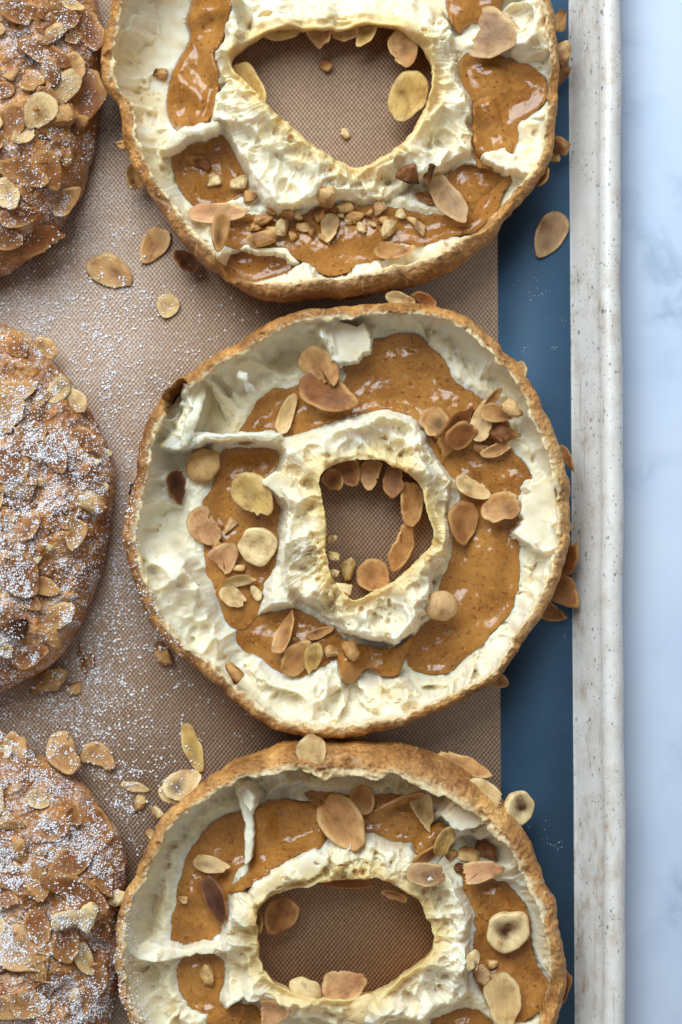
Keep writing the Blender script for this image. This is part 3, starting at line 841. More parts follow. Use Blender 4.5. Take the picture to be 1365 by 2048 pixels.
r2.add([(650,862),(720,850),(800,865),(845,915),(850,960),(800,930),(740,905),(680,915),(648,935)], 19.5, 10)
r2.add([(850,950),(895,985),(890,1060),(870,1100),(862,1060),(850,1010)], 19, 8)
r2.add([(690,1190),(760,1190),(840,1115),(862,1140),(858,1200),(830,1268),(770,1285),(700,1262),(665,1230)], 22, 8)
r2.add([(330,890),(370,868),(470,866),(552,862),(562,888),(490,886),(400,884),(345,905)], 19, 7)
r2.add([(350,890),(378,830),(392,772),(414,776),(406,822),(388,870)], 20, 7)
r2.add([(640,655),(720,655),(752,700),(722,712),(692,728),(650,712)], 17, 8)
r2.add([(512,962),(560,940),(600,960),(600,1000),(575,1020),(558,990)], 20, 6)
r2.add([(1035,980),(1085,950),(1105,1030),(1092,1110),(1060,1100),(1030,1078),(1042,1040)], 17, 7)
r2.add([(290,1080),(340,1070),(380,1130),(430,1160),(440,1240),(480,1290),(420,1300),(340,1230)], 17, 20)
r2.add([(480,1290),(560,1340),(680,1375),(800,1345),(840,1370),(900,1390),(800,1430),(640,1450),(540,1430)], 13, 22)
r2.add([(500,1235),(560,1200),(590,1205),(560,1240),(520,1290),(490,1300)], 16, 8)
r2.add([(560,1130),(600,1200),(545,1240),(492,1305),(448,1275),(500,1232),(530,1180)], 16, 10)
r2.add([(800,1345),(830,1372),(900,1396),(840,1420),(760,1420),(715,1385),(760,1362)], 16, 9)
r2.cut([(330,780),(380,760),(372,830),(340,850)], 12, 8)
r2.cut([(560,1225),(620,1222),(670,1265),(660,1320),(600,1345),(540,1330),(530,1270)], 5, 10)
r2.cut([(750,670),(850,660),(855,720),(800,730),(740,715)], 6, 12)
r2.cut([(450,895),(550,893),(552,940),(530,965),(545,1010),(470,1000),(440,960)], 5, 12)
r2.detail()
r2.pools([
 ([(690,748),(715,705),(760,675),(835,668),(868,715),(915,765),(970,800),(1010,832),(975,870),(1000,900),(1050,930),(1060,952),(1040,990),(1045,1050),(1030,1080),(1035,1150),(1020,1210),(980,1265),(930,1310),(880,1345),(830,1340),(820,1310),(840,1270),(868,1240),(880,1180),(900,1120),(912,1070),(905,1030),(930,1000),(915,960),(885,930),(872,890),(850,855),(810,822),(760,812),(720,828),(690,830)], 3.0, 26, 6.0),
 ([(540,785),(600,772),(700,758),(705,828),(640,852),(560,872),(548,856),(500,884),(472,880),(500,845)], 2.4, 20, 5.5),
 ([(440,905),(552,893),(556,945),(524,962),(552,1000),(556,1060),(548,1130),(522,1190),(520,1220),(482,1262),(450,1250),(440,1200),(420,1150),(405,1090),(410,1020),(430,960)], 2.6, 24, 4.8),
 ([(490,1250),(560,1216),(620,1226),(680,1270),(690,1300),(650,1330),(600,1350),(560,1338),(520,1310),(478,1300),(472,1262)], 2.4, 18, 4.5),
 ([(676,1276),(720,1290),(790,1305),(826,1268),(838,1283),(812,1322),(802,1352),(770,1356),(748,1350),(740,1340),(724,1352),(706,1372),(684,1368),(672,1330)], 3.2, 14),
 ([(478,868),(520,835),(545,850),(548,866),(500,892),(472,890)], 2.6, 10),
])
r2.add([(330,893),(372,868),(470,868),(556,860),(562,882),(480,882),(400,882),(348,905)], 17, 5, 0.8, 0.0006)
r2.add([(510,962),(560,944),(585,960),(572,1000),(556,992)], 18, 5, 1.2, 0.0006)
r2.add([(1044,972),(1085,950),(1104,1030),(1092,1110),(1062,1098),(1030,1078),(1044,1040)], 14, 6, 1.2, 0.0006)
r2.add([(636,658),(720,655),(752,700),(722,710),(712,722),(692,727),(656,716)], 15, 5, 1.3, 0.0006)
r2.add([(800,1345),(830,1372),(856,1395),(800,1402),(775,1372)], 12, 6, 1.2, 0.0006)
r2.cut([(330,782),(378,762),(372,832),(342,852)], 6, 6)
r2.pores()
r2.colours()
r2.build('torn choux ring in the middle, small hole and dense nuts in caramel')
r2.flap([(470,745),(486,735),(504,772),(512,790),(494,786),(484,768)], (478,735,24), (502,790,17), 0.8)
r2.flap([(330,893),(372,868),(470,868),(556,860),(562,880),(480,880),(400,880),(348,903)], (340,893,22), (556,872,20.5), 1.2, 1.0, -1.2)
r2.flap([(352,890),(378,832),(392,772),(412,778),(404,824),(384,872),(366,893)], (400,775,23), (360,890,21.5), 1.2, 1.0, -1.0)
r2.stamp()

r1 = Ring('choux_ring', (672, 170),
    [(1100,0),(1112,80),(1118,160),(1110,220),(1105,280),(1100,330),(1070,375),(1030,420),(985,480),(930,530),(870,560),(800,580),(720,592),(640,600),(560,608),(520,598),(470,575),(430,550),(390,515),(350,465),(320,420),(285,370),(265,330),(250,290),(245,250),(243,220),(215,185),(203,150),(205,100),(222,60),(232,0),(270,-80),(350,-160),(480,-230),(640,-260),(800,-240),(930,-190),(1030,-110),(1080,-50)],
    [(455,125),(490,85),(560,50),(640,62),(720,50),(790,45),(840,85),(868,130),(862,190),(835,250),(800,290),(750,320),(712,338),(670,315),(620,285),(575,245),(540,215),(500,175)], 300,
    [(0,20,46,22),(25,22,40,23),(45,42,34,24,9),(70,40,36,24,9),(90,36,40,24,8),(115,34,50,24,7),(135,30,75,24),(160,26,95,24),(180,28,105,25),(205,22,120,25),(270,25,80,24),(330,18,60,23)], toast=[(0,-0.3),(40,-0.1),(75,0.35),(105,0.55),(140,0.6),(175,0.3),(200,0.1),(270,0.2),(330,-0.2)])
r1.add([(432,132),(470,132),(540,215),(600,270),(690,340),(720,352),(760,335),(800,300),(845,330),(800,370),(760,405),(680,402),(620,402),(560,420),(520,400),(500,345),(462,292),(430,255),(422,212),(440,170)], 17, 12)
r1.add([(455,140),(500,178),(545,225),(610,285),(690,335),(700,360),(640,345),(560,300),(500,250),(455,215),(440,175)], 20.5, 12)
r1.add([(850,130),(870,90),(900,110),(930,150),(945,200),(960,240),(950,300),(900,330),(850,345),(800,350),(760,345),(820,290),(860,220)], 18, 10)
r1.cut([(878,215),(920,225),(915,270),(880,300),(850,290),(855,260)], 13, 12)
r1.add([(325,295),(350,262),(420,238),(440,240),(430,262),(372,268),(345,300)], 19, 7)
r1.add([(450,0),(500,0),(480,60),(455,110),(440,95),(455,50)], 19, 8)
r1.add([(850,0),(890,0),(900,60),(930,120),(880,130),(850,90)], 18.5, 10)
r1.add([(1000,0),(1090,0),(1100,90),(1060,120),(1020,90)], 17, 10)
r1.add([(955,300),(1040,310),(1080,320),(1050,350),(1000,345),(960,335)], 18, 8)
r1.cut([(274,208),(312,222),(322,250),(300,262),(282,250)], 7, 6)
r1.cut([(340,285),(400,268),(450,275),(468,320),(400,330),(350,330)], 5, 10)
r1.cut([(450,505),(520,498),(598,512),(592,540),(545,558),(490,560),(460,540)], 4, 8)
r1.cut([(690,490),(760,480),(850,490),(830,520),(760,535),(700,530)], 5, 8)
r1.cut([(900,345),(960,325),(1025,338),(1012,390),(960,432),(910,430)], 5, 10)
r1.add([(540,560),(600,535),(640,545),(690,550),(760,525),(800,540),(790,565),(680,578),(590,580)], 15, 12)
r1.detail()
r1.pools([
 ([(380,0),(380,-60),(480,-60),(475,0),(460,50),(440,95),(425,105),(442,150),(432,200),(425,240),(385,262),(355,262),(335,240),(325,190),(340,130),(362,92),(380,60),(365,30)], 4.6, 26),
 ([(345,290),(400,265),(450,270),(470,330),(500,370),(495,400),(420,422),(385,402),(360,360),(345,330)], 2.4, 20, 4.5),
 ([(440,440),(520,430),(600,440),(650,402),(720,410),(800,420),(870,430),(940,440),(965,410),(1010,360),(1022,352),(1000,420),(950,452),(900,472),(850,492),(800,475),(775,520),(722,522),(692,547),(650,542),(600,517),(560,492),(480,492),(440,482)], 3.2, 22, 7.0),
 ([(898,345),(950,320),(1022,337),(1012,390),(960,432),(930,442),(900,390)], 2.2, 18, 5.0),
 ([(918,120),(960,105),(1040,125),(1090,160),(1086,210),(1045,235),(1030,245),(1035,290),(1000,337),(960,332),(945,290),(958,230),(940,200),(922,160)], 3.2, 24, 8.0),
 ([(948,195),(985,178),(1018,208),(1030,260),(1030,300),(1000,332),(960,327),(945,290),(943,235)], 6.6, 30),
 ([(890,-40),(1010,-40),(1012,0),(990,30),(930,42),(926,64),(898,42)], 3.6, 20),
 ([(455,508),(520,500),(596,514),(590,538),(545,556),(490,558),(462,540)], 1.6, 18, 2.2),
])
r1.add([(325,296),(350,264),(420,238),(440,246),(428,263),(372,271),(345,301)], 16, 5, 0.9, 0.0006)
r1.add([(545,562),(595,530),(640,548),(690,546),(760,520),(802,538),(790,562),(700,575),(600,578)], 12, 7, 1.4, 0.0006)
r1.add([(958,300),(1000,298),(1040,310),(1085,320),(1050,346),(1008,336),(985,330)], 16, 5, 1.3, 0.0006)
r1.add([(480,492),(520,494),(560,494),(600,520),(590,532),(560,506),(500,503)], 9, 4, 1.0, 0.0004)
r1.cut([(274,208),(314,222),(324,252),(300,264),(280,250)], 4, 5)
r1.pores()
r1.colours()
r1.build('torn choux ring at the top, wide hole and thick glossy caramel stream')
r1.flap([(325,295),(350,262),(420,240),(438,244),(428,260),(372,268),(345,298)], (330,290,22), (430,250,20), 1.2, 1.0, -1)
r1.stamp()

r3 = Ring('choux_ring', (692, 1872),
    [(560,1485),(640,1478),(740,1480),(820,1490),(880,1510),(940,1545),(1000,1590),(1030,1640),(1060,1680),(1080,1730),(1090,1770),(1115,1800),(1118,1850),(1125,1890),(1135,1940),(1130,2000),(1110,2060),(1050,2150),(960,2220),(840,2270),(700,2290),(560,2270),(420,2210),(320,2130),(265,2060),(240,1990),(235,1900),(238,1840),(250,1780),(280,1730),(295,1690),(320,1640),(350,1610),(390,1570),(440,1535),(500,1505)],
    [(512,1830),(530,1800),(560,1785),(620,1772),(680,1757),(760,1757),(800,1775),(840,1800),(852,1840),(868,1860),(870,1890),(850,1920),(800,1950),(760,1985),(700,2003),(640,1998),(590,1988),(550,1970),(520,1930),(516,1880)], 400,
    [(0,34,46,23,8),(18,44,40,20,8),(45,40,50,20,8),(90,30,60,20),(135,25,90,22),(180,18,105,24),(200,20,105,25),(225,26,105,26,6),(245,40,60,26,9),(262,62,30,26,13),(290,62,26,26,13),(305,62,26,25,13),(325,48,40,24,10),(345,32,50,23,7)], toast=[(0,0.1),(30,0.2),(90,0.2),(180,-0.45),(225,-0.2),(255,0.35),(275,0.55),(300,0.2),(330,0.15)])
r3.add([(440,1800),(472,1770),(482,1740),(560,1722),(650,1692),(720,1682),(800,1692),(860,1742),(910,1772),(942,1792),(945,1850),(930,1900),(940,1960),(940,2012),(860,2032),(760,2062),(680,2060),(600,2025),(510,2012),(480,1982),(450,1952),(440,1880)], 15.5, 12)
r3.add([(500,1775),(560,1735),(655,1700),(650,1740),(600,1762),(540,1785),(512,1820)], 21, 7)
r3.add([(660,1692),(740,1685),(800,1695),(860,1745),(880,1790),(840,1800),(790,1768),(740,1752),(670,1750)], 19, 9)
r3.add([(450,1800),(505,1790),(515,1850),(512,1930),(470,1950),(448,1900)], 20, 9)
r3.add([(850,1770),(905,1775),(940,1800),(935,1880),(900,1890),(868,1850)], 19.5, 9)
r3.add([(870,1890),(935,1895),(940,1965),(930,2010),(860,2025),(780,2050),(720,2060),(760,1990),(820,1945)], 19.5, 9)
r3.add([(480,1975),(530,1955),(600,1995),(690,2005),(690,2060),(560,2040),(500,2010)], 17, 9)
r3.add([(470,1580),(512,1588),(508,1650),(502,1725),(488,1732),(488,1700),(494,1640),(480,1600)], 21, 6)
r3.add([(890,1640),(960,1625),(1000,1680),(1030,1740),(1060,1800),(1085,1860),(1080,1890),(1050,1850),(1000,1760),(930,1700)], 15, 14)
r3.add([(240,1897),(345,1900),(450,1888),(455,1915),(350,1926),(245,1928)], 15, 8)
r3.add([(470,1950),(510,1975),(470,2010),(425,2040),(405,2030),(440,1990)], 15, 8)
r3.cut([(580,1570),(700,1566),(830,1572),(880,1600),(860,1680),(800,1690),(740,1660),(690,1620),(620,1600)], 5, 6)
r3.cut([(900,1660),(1000,1690),(1010,1750),(930,1760),(880,1700)], 6, 8)
r3.cut([(420,1640),(490,1600),(492,1720),(450,1780),(400,1800),(385,1730)], 5, 14)
r3.cut([(850,2035),(945,2005),(990,2050),(970,2110),(860,2110)], 5, 8)
r3.detail()
r3.pools([
 ([(420,1650),(470,1630),(500,1622),(500,1722),(472,1732),(458,1790),(442,1822),(432,1880),(392,1912),(345,1912),(345,1860),(360,1780),(382,1700)], 2.8, 24, 5.5),
 ([(508,1612),(560,1602),(630,1606),(652,1640),(656,1692),(602,1707),(552,1732),(522,1762),(476,1787),(450,1792),(470,1765),(502,1740),(500,1652)], 5.5, 20),
 ([(350,1917),(440,1907),(452,1960),(432,2000),(442,2022),(392,2032),(362,1992)], 2.6, 22, 5.0),
 ([(400,2040),(470,2006),(520,2025),(560,2100),(500,2140),(420,2090)], 3.0, 20),
 ([(600,1585),(700,1590),(830,1600),(870,1640),(830,1682),(765,1672),(700,1652),(650,1620)], 2.2, 20, 3.5),
 ([(900,1722),(960,1762),(1000,1762),(1040,1802),(1060,1852),(1062,1912),(1090,1962),(1082,2012),(1042,2044),(982,2012),(952,1952),(945,1902),(952,1852),(945,1782)], 3.4, 28, 7.5),
 ([(850,2040),(940,2008),(992,2052),(980,2110),(860,2100)], 2.0, 20, 4.0),
 ([(820,1688),(850,1660),(880,1645),(905,1660),(912,1690),(880,1712),(835,1715)], 4.5, 16),
])
r3.add([(478,1578),(514,1588),(509,1650),(504,1724),(488,1732),(487,1700),(494,1640)], 15, 4, 0.8, 0.0006)
r3.add([(498,1782),(555,1736),(656,1699),(651,1738),(610,1758),(555,1773),(518,1806)], 18, 6, 1.1, 0.0006)
r3.add([(886,1640),(908,1612),(960,1618),(988,1640),(962,1664),(930,1655),(912,1670)], 19, 5, 1.4, 0.0006)
r3.add([(240,1897),(300,1880),(345,1900),(440,1892),(440,1908),(350,1922),(245,1930)], 12, 6, 1.2, 0.0006)
r3.pores()
r3.colours()
r3.build('torn choux ring at the bottom, domed golden crust edge and hazelnut in caramel')
r3.stamp()

# ------------------------------------------------------------------ the dusted lids on the left
class Lid(Ring):
    def __init__(s, centre, right, seed, R0, nu=580, nv=135):
        pts = list(right)
        a0 = math.atan2(right[0][1] - centre[1], right[0][0] - centre[0]); a1 = math.atan2(right[-1][1] - centre[1], right[-1][0] - centre[0])
        a = a1 + 0.22
        while a < a0 + 2 * math.pi - 0.18:
            pts.append((centre[0] + R0 * math.cos(a), centre[1] + R0 * math.sin(a))); a += 0.2
        hole = [(centre[0] + 95 * math.cos(t), centre[1] + 95 * math.sin(t)) for t in np.linspace(0, 6.1, 16)]
        super().__init__('sugared_pastry', centre, pts, hole, seed, [(0, 30, 60, 24), (180, 30, 60, 24)], nu=nu, nv=nv, st=2)
        X, Y = s.X, s.Y
        u = np.clip(s.do / 190, 0, 1); ui = np.clip(s.di / 120, 0, 1)
        dome = 0.006 + 0.021 * np.sqrt(np.clip(1 - (1 - u) ** 2, 0, 1)) ** 1.1
        dome = np.minimum(dome, 0.012 + 0.017 * np.sqrt(np.clip(1 - (1 - ui) ** 2, 0, 1)))
        f1, e1 = worley(X + 2 * s.wx, Y + 2 * s.wy, 95, seed + 1)
        f2, e2 = worley(X + 1.6 * s.wx, Y + 1.6 * s.wy, 36, seed + 2)
        s.H = dome + smooth(0, 40, s.do) * (0.0050 * (0.55 - np.clip(f1, 0, 1)) + 0.0024 * (0.5 - np.clip(f2, 0, 1)) * smooth(-0.3, 0.4, fbm(X, Y, 80, 2, seed + 3)))
        s.H += 0.0011 * fbm(X, Y, 26, 4, seed + 4, 0.62) + 0.0020 * fbm(X, Y, 90, 2, seed + 5)
        s.kcrust = np.ones_like(s.H); s.pool = []
        n = fbm(X, Y, 60, 4, seed + 6)[..., None]; n2 = fbm(X, Y, 24, 3, seed + 7)[..., None]
        c = GOLD * np.array([0.90, 0.80, 0.72]) * (1 + 0.35 * n) + (PALEC - GOLD) * 0.75 * np.clip(n + 0.05, 0, 1) + (DARK - GOLD) * 0.6 * np.clip(n2 - 0.1, 0, 1)
        s.C = np.clip(c, 0.01, 0.9)
L1 = Lid((-200, 130), [(150,-110),(178,-50),(192,0),(204,60),(204,110),(194,170),(188,280),(176,330),(160,382),(130,432),(100,470),(60,503),(0,545),(-60,570)], 510, 415)
L1.build('sugar dusted almond pastry in the upper left corner with toasted almond flakes')
L2 = Lid((-185, 1010), [(-60,615),(0,645),(60,672),(100,722),(150,772),(190,842),(218,900),(225,960),(220,1040),(205,1130),(178,1200),(150,1270),(110,1322),(60,1362),(0,1388),(-60,1400)], 520, 405)
L2.build('heavily sugared almond pastry at the left beside the middle ring')
L3 = Lid((-170, 1865), [(-60,1440),(0,1462),(60,1500),(110,1542),(170,1582),(212,1640),(245,1692),(253,1740),(242,1790),(240,1850),(236,1920),(228,1990),(215,2070),(190,2130)], 530, 410)
L3.build('sugared almond pastry in the lower left corner touching the bottom ring')
for L in (L1, L2, L3):
    tag(L.root, None, 'pastry', 'sugar dusted almond pastries'); L.stamp()
# ------------------------------------------------------------------ nuts
TONES = {  # centre, edge
 'pale': ((0.66, 0.44, 0.19), (0.76, 0.59, 0.31)), 'tan': ((0.50, 0.245, 0.082), (0.67, 0.44, 0.185)),
 'brown': ((0.28, 0.100, 0.026), (0.53, 0.29, 0.100)), 'dark': ((0.085, 0.028, 0.010), (0.24, 0.095, 0.030)),
 'pink': ((0.57, 0.285, 0.130), (0.69, 0.46, 0.22)), 'grey': ((0.38, 0.220, 0.105), (0.58, 0.40, 0.19)),
 'yellow': ((0.62, 0.40, 0.120), (0.74, 0.56, 0.24)), 'black': ((0.03, 0.018, 0.014), (0.05, 0.03, 0.02)),
}

def flake_mesh(L, W, tone, seed, thick=0.95, bend=0.6, cut=None, spot=0.0):
    """sliced almond: rounded blunt end, pointed tip, rim of skin; L, W in metres"""
    r = np.random.default_rng(seed)
    n, m = 44, 8
    ph = np.linspace(0, 2 * math.pi, n, endpoint=False)
    pt = 0.10 + 0.22 * r.random()
    x = np.cos(ph); y = np.sin(ph) * (1 - pt * np.cos(ph)) * (1 - 0.10 * np.cos(ph) ** 8)
    y /= np.abs(y).max()
    j = np.zeros(n)
    for q in range(2, 9): j += r.normal() * np.cos(q * ph + r.random() * 6.28) * 0.042 / (q ** 0.5)
    rad = 1 + j * 0.7 - 0.16 * np.clip(np.cos(ph - r.random() * 6.28) - 0.9, 0, 1) / 0.1 * (r.random() < 0.6) - 0.03 * r.random(n)
    if cut is None and r.random() < 0.62: cut = (r.uniform(0, 360), r.uniform(0.45, 0.92))
    x, y = x * rad, y * rad
    if cut is not None:            # snapped off along a rough line
        ca, cd = math.radians(cut[0]), cut[1]
        pr = x * math.cos(ca) + y * math.sin(ca)
        ov = np.maximum(pr - cd - 0.05 * r.normal(size=n), 0)
        x -= ov * math.cos(ca); y -= ov * math.sin(ca)
    rho = np.array([0.0, 0.3, 0.55, 0.74, 0.86, 0.94, 0.985, 1.0])
    ct, ce = np.array(TONES[tone][0]), np.array(TONES[tone][1])
    sx, sy, sr = r.uniform(-0.4, 0.4), r.uniform(-0.25, 0.25), 0.35 + 0.3 * r.random()
    tw = r.uniform(-0.7, 0.7); t = thick * 0.001 * r.uniform(0.8, 1.35)
    b1 = bend * 0.0016 * (0.4 + r.random())
    def surf(side):
        vs, cs = [], []
        for q in rho:
            X, Y = x * q, y * q
            h = t / 2 * (1 - q ** 7 * 0.75) * (1 if side > 0 else -1)
            if side > 0: h = h - t * 0.16 * (1 - q * q) + 0.00008 * np.sin(X * 9 + tw * 5)
            z = h + b1 * (X * X - 0.4) + tw * 0.0014 * X * Y + b1 * 0.8 * Y * Y
            vs.append(np.stack([X * L / 2, Y * W / 2, z], -1))
            k = np.clip((q - 0.78) / 0.10, 0, 1) * np.ones(n)
            dsp = np.hypot(X - sx, Y - sy)
            c = ct[None] + (ce - ct)[None] * np.clip(k * (0.55 + 0.45 * np.sin(ph * 2 + tw * 9)) + 0.30 * np.abs(Y) + 0.22 * np.sin(X * 2.4 + tw * 7), 0, 1)[:, None]
            c = c * (1 - 0.22 * np.clip(1 - np.hypot(X * 1.2 - sx * 0.6, Y * 1.4 - sy) / 0.75, 0, 1))[:, None]
            c = c * (1 - spot * np.clip(1 - dsp / sr, 0, 1) ** 0.8)[:, None]
            if q > 0.98: c = c * 0.45 + np.array(TONES['brown'][0]) * 0.55
            cs.append(c)
        return np.concatenate(vs), np.concatenate(cs)
    v1, c1 = surf(1); v2, c2 = surf(-1)
    def faces(o, flip):
        i = np.arange(m - 1)[:, None]; k = np.arange(n)[None]
        f = np.stack([i * n + k, (i + 1) * n + k, (i + 1) * n + (k + 1) % n, i * n + (k + 1) % n], -1).reshape(-1, 4) + o
        return f[:, ::-1] if flip else f
    e = np.arange(n); o1 = (m - 1) * n; o2 = m * n + (m - 1) * n
    side = np.stack([o1 + e, o2 + e, o2 + (e + 1) % n, o1 + (e + 1) % n], -1)
    return np.vstack([v1, v2]), np.vstack([faces(0, False), faces(m * n, True), side]), np.vstack([c1, c2])

def chunk_mesh(L, W, tone, seed, height=None):
    """chopped nut: broken facets, some with skin"""
    r = np.random.default_rng(seed)
    Hh = height or min(L, W) * (0.45 + 0.25 * r.random())
    bm = bmesh.new()
    for _ in range(15):
        p = r.uniform(-1, 1, 3); p /= max(np.abs(p).max(), 1e-3) ** 0.55
        bm.verts.new((p[0] * L / 2, p[1] * W / 2, p[2] * Hh / 2))
    geo = bmesh.ops.convex_hull(bm, input=bm.verts)
    bmesh.ops.delete(bm, geom=[v for v in bm.verts if not v.link_faces], context='VERTS')
    bmesh.ops.dissolve_limit(bm, angle_limit=R(12), verts=bm.verts, edges=bm.edges)
    bmesh.ops.bevel(bm, geom=list(bm.edges), offset=min(L, W) * 0.05, segments=1, affect='EDGES')
    bmesh.ops.triangulate(bm, faces=bm.faces)
    bmesh.ops.subdivide_edges(bm, edges=bm.edges, cuts=1, use_grid_fill=True)
    bmesh.ops.triangulate(bm, faces=bm.faces)
    bm.verts.ensure_lookup_table()
    v = np.array([x.co[:] for x in bm.verts])
    v += 0.018 * min(L, W) * r.normal(size=v.shape)
    f = np.array([[q.index for q in p.verts] for p in bm.faces])
    bm.free()
    nd = r.normal(size=3); nd /= np.linalg.norm(nd)
    pr = (v / np.array([L, W, Hh])) @ nd
    k = np.clip((pr - 0.12) / 0.18, 0, 1)
    inner, skin = np.array(TONES[tone][1]), np.array(TONES[tone][0]) * 0.72
    c = inner[None] * (1 - k[:, None]) + skin[None] * k[:, None]
    return v, f, c * (1 + 0.06 * r.normal(size=len(v)))[:, None]

def hazel_mesh(L, W, tone, seed, pit=True):
    """half hazelnut, cut face up, with its hollow"""
    r = np.random.default_rng(seed)
    n = 40; ph = np.linspace(0, 2 * math.pi, n, endpoint=False)
    j = np.zeros(n)
    for q in range(2, 7): j += r.normal() * np.cos(q * ph + r.random() * 6.28) * 0.04 / q ** 0.4
    prof = [(0.0, 0.15), (0.10, 0.15), (0.20, 0.17), (0.30, 0.20), (0.42, 0.24), (0.60, 0.29), (0.82, 0.34), (0.93, 0.33), (0.98, 0.25), (1.0, 0.05), (0.97, -0.12), (0.86, -0.28), (0.6, -0.40), (0.0, -0.44)]
    if not pit: prof = [(0.0, 0.50), (0.15, 0.495), (0.3, 0.475), (0.45, 0.43), (0.6, 0.37), (0.75, 0.27), (0.88, 0.15), (0.96, 0.04), (1.0, -0.06), (0.96, -0.16), (0.86, -0.28), (0.72, -0.34), (0.5, -0.38), (0.0, -0.42)]
    ct, ce = np.array(TONES[tone][0]), np.array(TONES[tone][1])
    v, c = [], []
    pj = 1 + 0.30 * np.cos(2 * ph + r.random() * 6) + 0.16 * np.cos(3 * ph + 1)
    og = 0.05 * np.abs(np.sin(3.5 * ph + r.random() * 6)); oa = r.uniform(0, 6.28)
    for (q, z) in prof:
        jj = (1 + (j - og) * q) * (pj if (pit and 0 < q < 0.36) else 1)
        offx, offy = (0.16 * (1 - q) * math.cos(oa), 0.16 * (1 - q) * math.sin(oa)) if (pit and z > 0) else (0, 0)
        v.append(np.stack([(np.cos(ph) * q * jj + offx) * L / 2, (np.sin(ph) * q * jj + offy) * W / 2, np.full(n, z) * W / 2 * 0.9 + 0.02 * W * j], -1))
        if pit and z > 0:
            k = np.clip((q * (1 + 0.35 * np.cos(ph + 1) + 0.2 * np.cos(3 * ph)) - 0.12) / 0.45, 0, 1)[:, None]
            dk = np.array(TONES['dark'][0]) * 1.1
            if tone in ('pink', 'pale'): dk = ct * 0.7
            col = dk * (1 - k) + np.array(TONES['pale'][1]) * 1.02 * k
        else:
            col = ce * 0.8 + ct * 0.2 if q < 0.99 else ct
        c.append(np.broadcast_to(col, (n, 3)))
    v = np.concatenate(v); c = np.concatenate(c); m = len(prof)
    i = np.arange(m - 1)[:, None]; k = np.arange(n)[None]
    f = np.stack([i * n + k, (i + 1) * n + k, (i + 1) * n + (k + 1) % n, i * n + (k + 1) % n], -1).reshape(-1, 4)
    return v, f, c

NAMES = {'f': ('almond_flake', 'almond flake'), 'c': ('nut_piece', 'nut piece'), 'h': ('hazelnut_half', 'hazelnut'), 'w': ('hazelnut_half', 'hazelnut')}
seed_n = [1000]; NV, NF = [], []
def nut(kind, x, y, L, W, ang=0, tone='tan', roll=0, pitch=0, label=None, parent=None, group=None, cut=None, spot=0.0, lift=0.0, z=None, bend=0.5, slope=1.0):
    """x, y: where the photograph shows its middle; ang: long axis, clockwise from the right; roll, pitch: extra tilt"""
    seed_n[0] += 1; sd = seed_n[0]
    Lm, Wm = L * S * 0.97, W * S * 0.97
    if spot == 0.0: spot = max(0.0, np.random.default_rng(sd + 9).uniform(-0.15, 0.45))
    if kind == 'f': v, f, c = flake_mesh(Lm, Wm, tone, sd, cut=cut, spot=spot, bend=bend)
    elif kind == 'c': v, f, c = chunk_mesh(Lm, Wm, tone, sd)
    else: v, f, c = hazel_mesh(Lm, Wm, tone, sd, kind == 'h')
    zz = 0.012 if z is None else z * 0.001
    a = R(ang); ux, uy = np.array([math.cos(a), math.sin(a)]), np.array([-math.sin(a), math.cos(a)])
    n = Vector((0, 0, 1)); half = {'f': 0.0006, 'c': min(Lm, Wm) * 0.22, 'h': Wm * 0.14, 'w': Wm * 0.12}[kind]
    for _ in range(3):
        P = toP((x, y), zz)
        q = []
        for s_ in (-0.8, -0.4, 0, 0.4, 0.8):
            for t_ in (-0.8, 0, 0.8):
                if abs(s_) + abs(t_) < 1.3: q.append(P + ux * s_ * L / 2 + uy * t_ * W / 2)
        q = np.array(q); g = gz(q)
        if z is None:
            A = np.column_stack([q - P, np.ones(len(q))])
            co, *_ = np.linalg.lstsq(A, g, rcond=None)
            sl = np.array([co[0], co[1]]) / S0 * slope
            m = np.hypot(*sl); lim = 0.45
            if m > lim: sl *= lim / m
            res = g - ((q - P) @ (sl * S0) + 0)
            zz = float(np.mean(res) * 0.45 + np.max(res) * 0.55) + half + lift * 0.001
            n = Vector((-sl[0], sl[1], 1)).normalized()
    P = toP((x, y), zz)
    wx = Vector((math.cos(a), -math.sin(a), 0)); wx = (wx - n * wx.dot(n)).normalized(); wy = n.cross(wx)
    M = Matrix((wx, wy, n)).transposed().to_4x4() @ Matrix.Rotation(R(roll), 4, 'X') @ Matrix.Rotation(R(pitch), 4, 'Y')
    M.translation = Vector(world(P, zz))
    NV.append((np.array(M.to_3x3()) @ v.T).T + np.array(M.translation)); NF.append(f); 
    nm = NAMES[kind][0]
    o = mesh_arrays(nm, v, f, M_NUT, parent, c, smooth_=(kind != 'c'))
    if parent is not None:
        o.matrix_local = Matrix.Translation(-Vector(parent.location)) @ M
    else:
        o.matrix_world = M
        tag(o, label, NAMES[kind][1], group)
    return o

T1, T2, T3 = r1.root, r2.root, r3.root
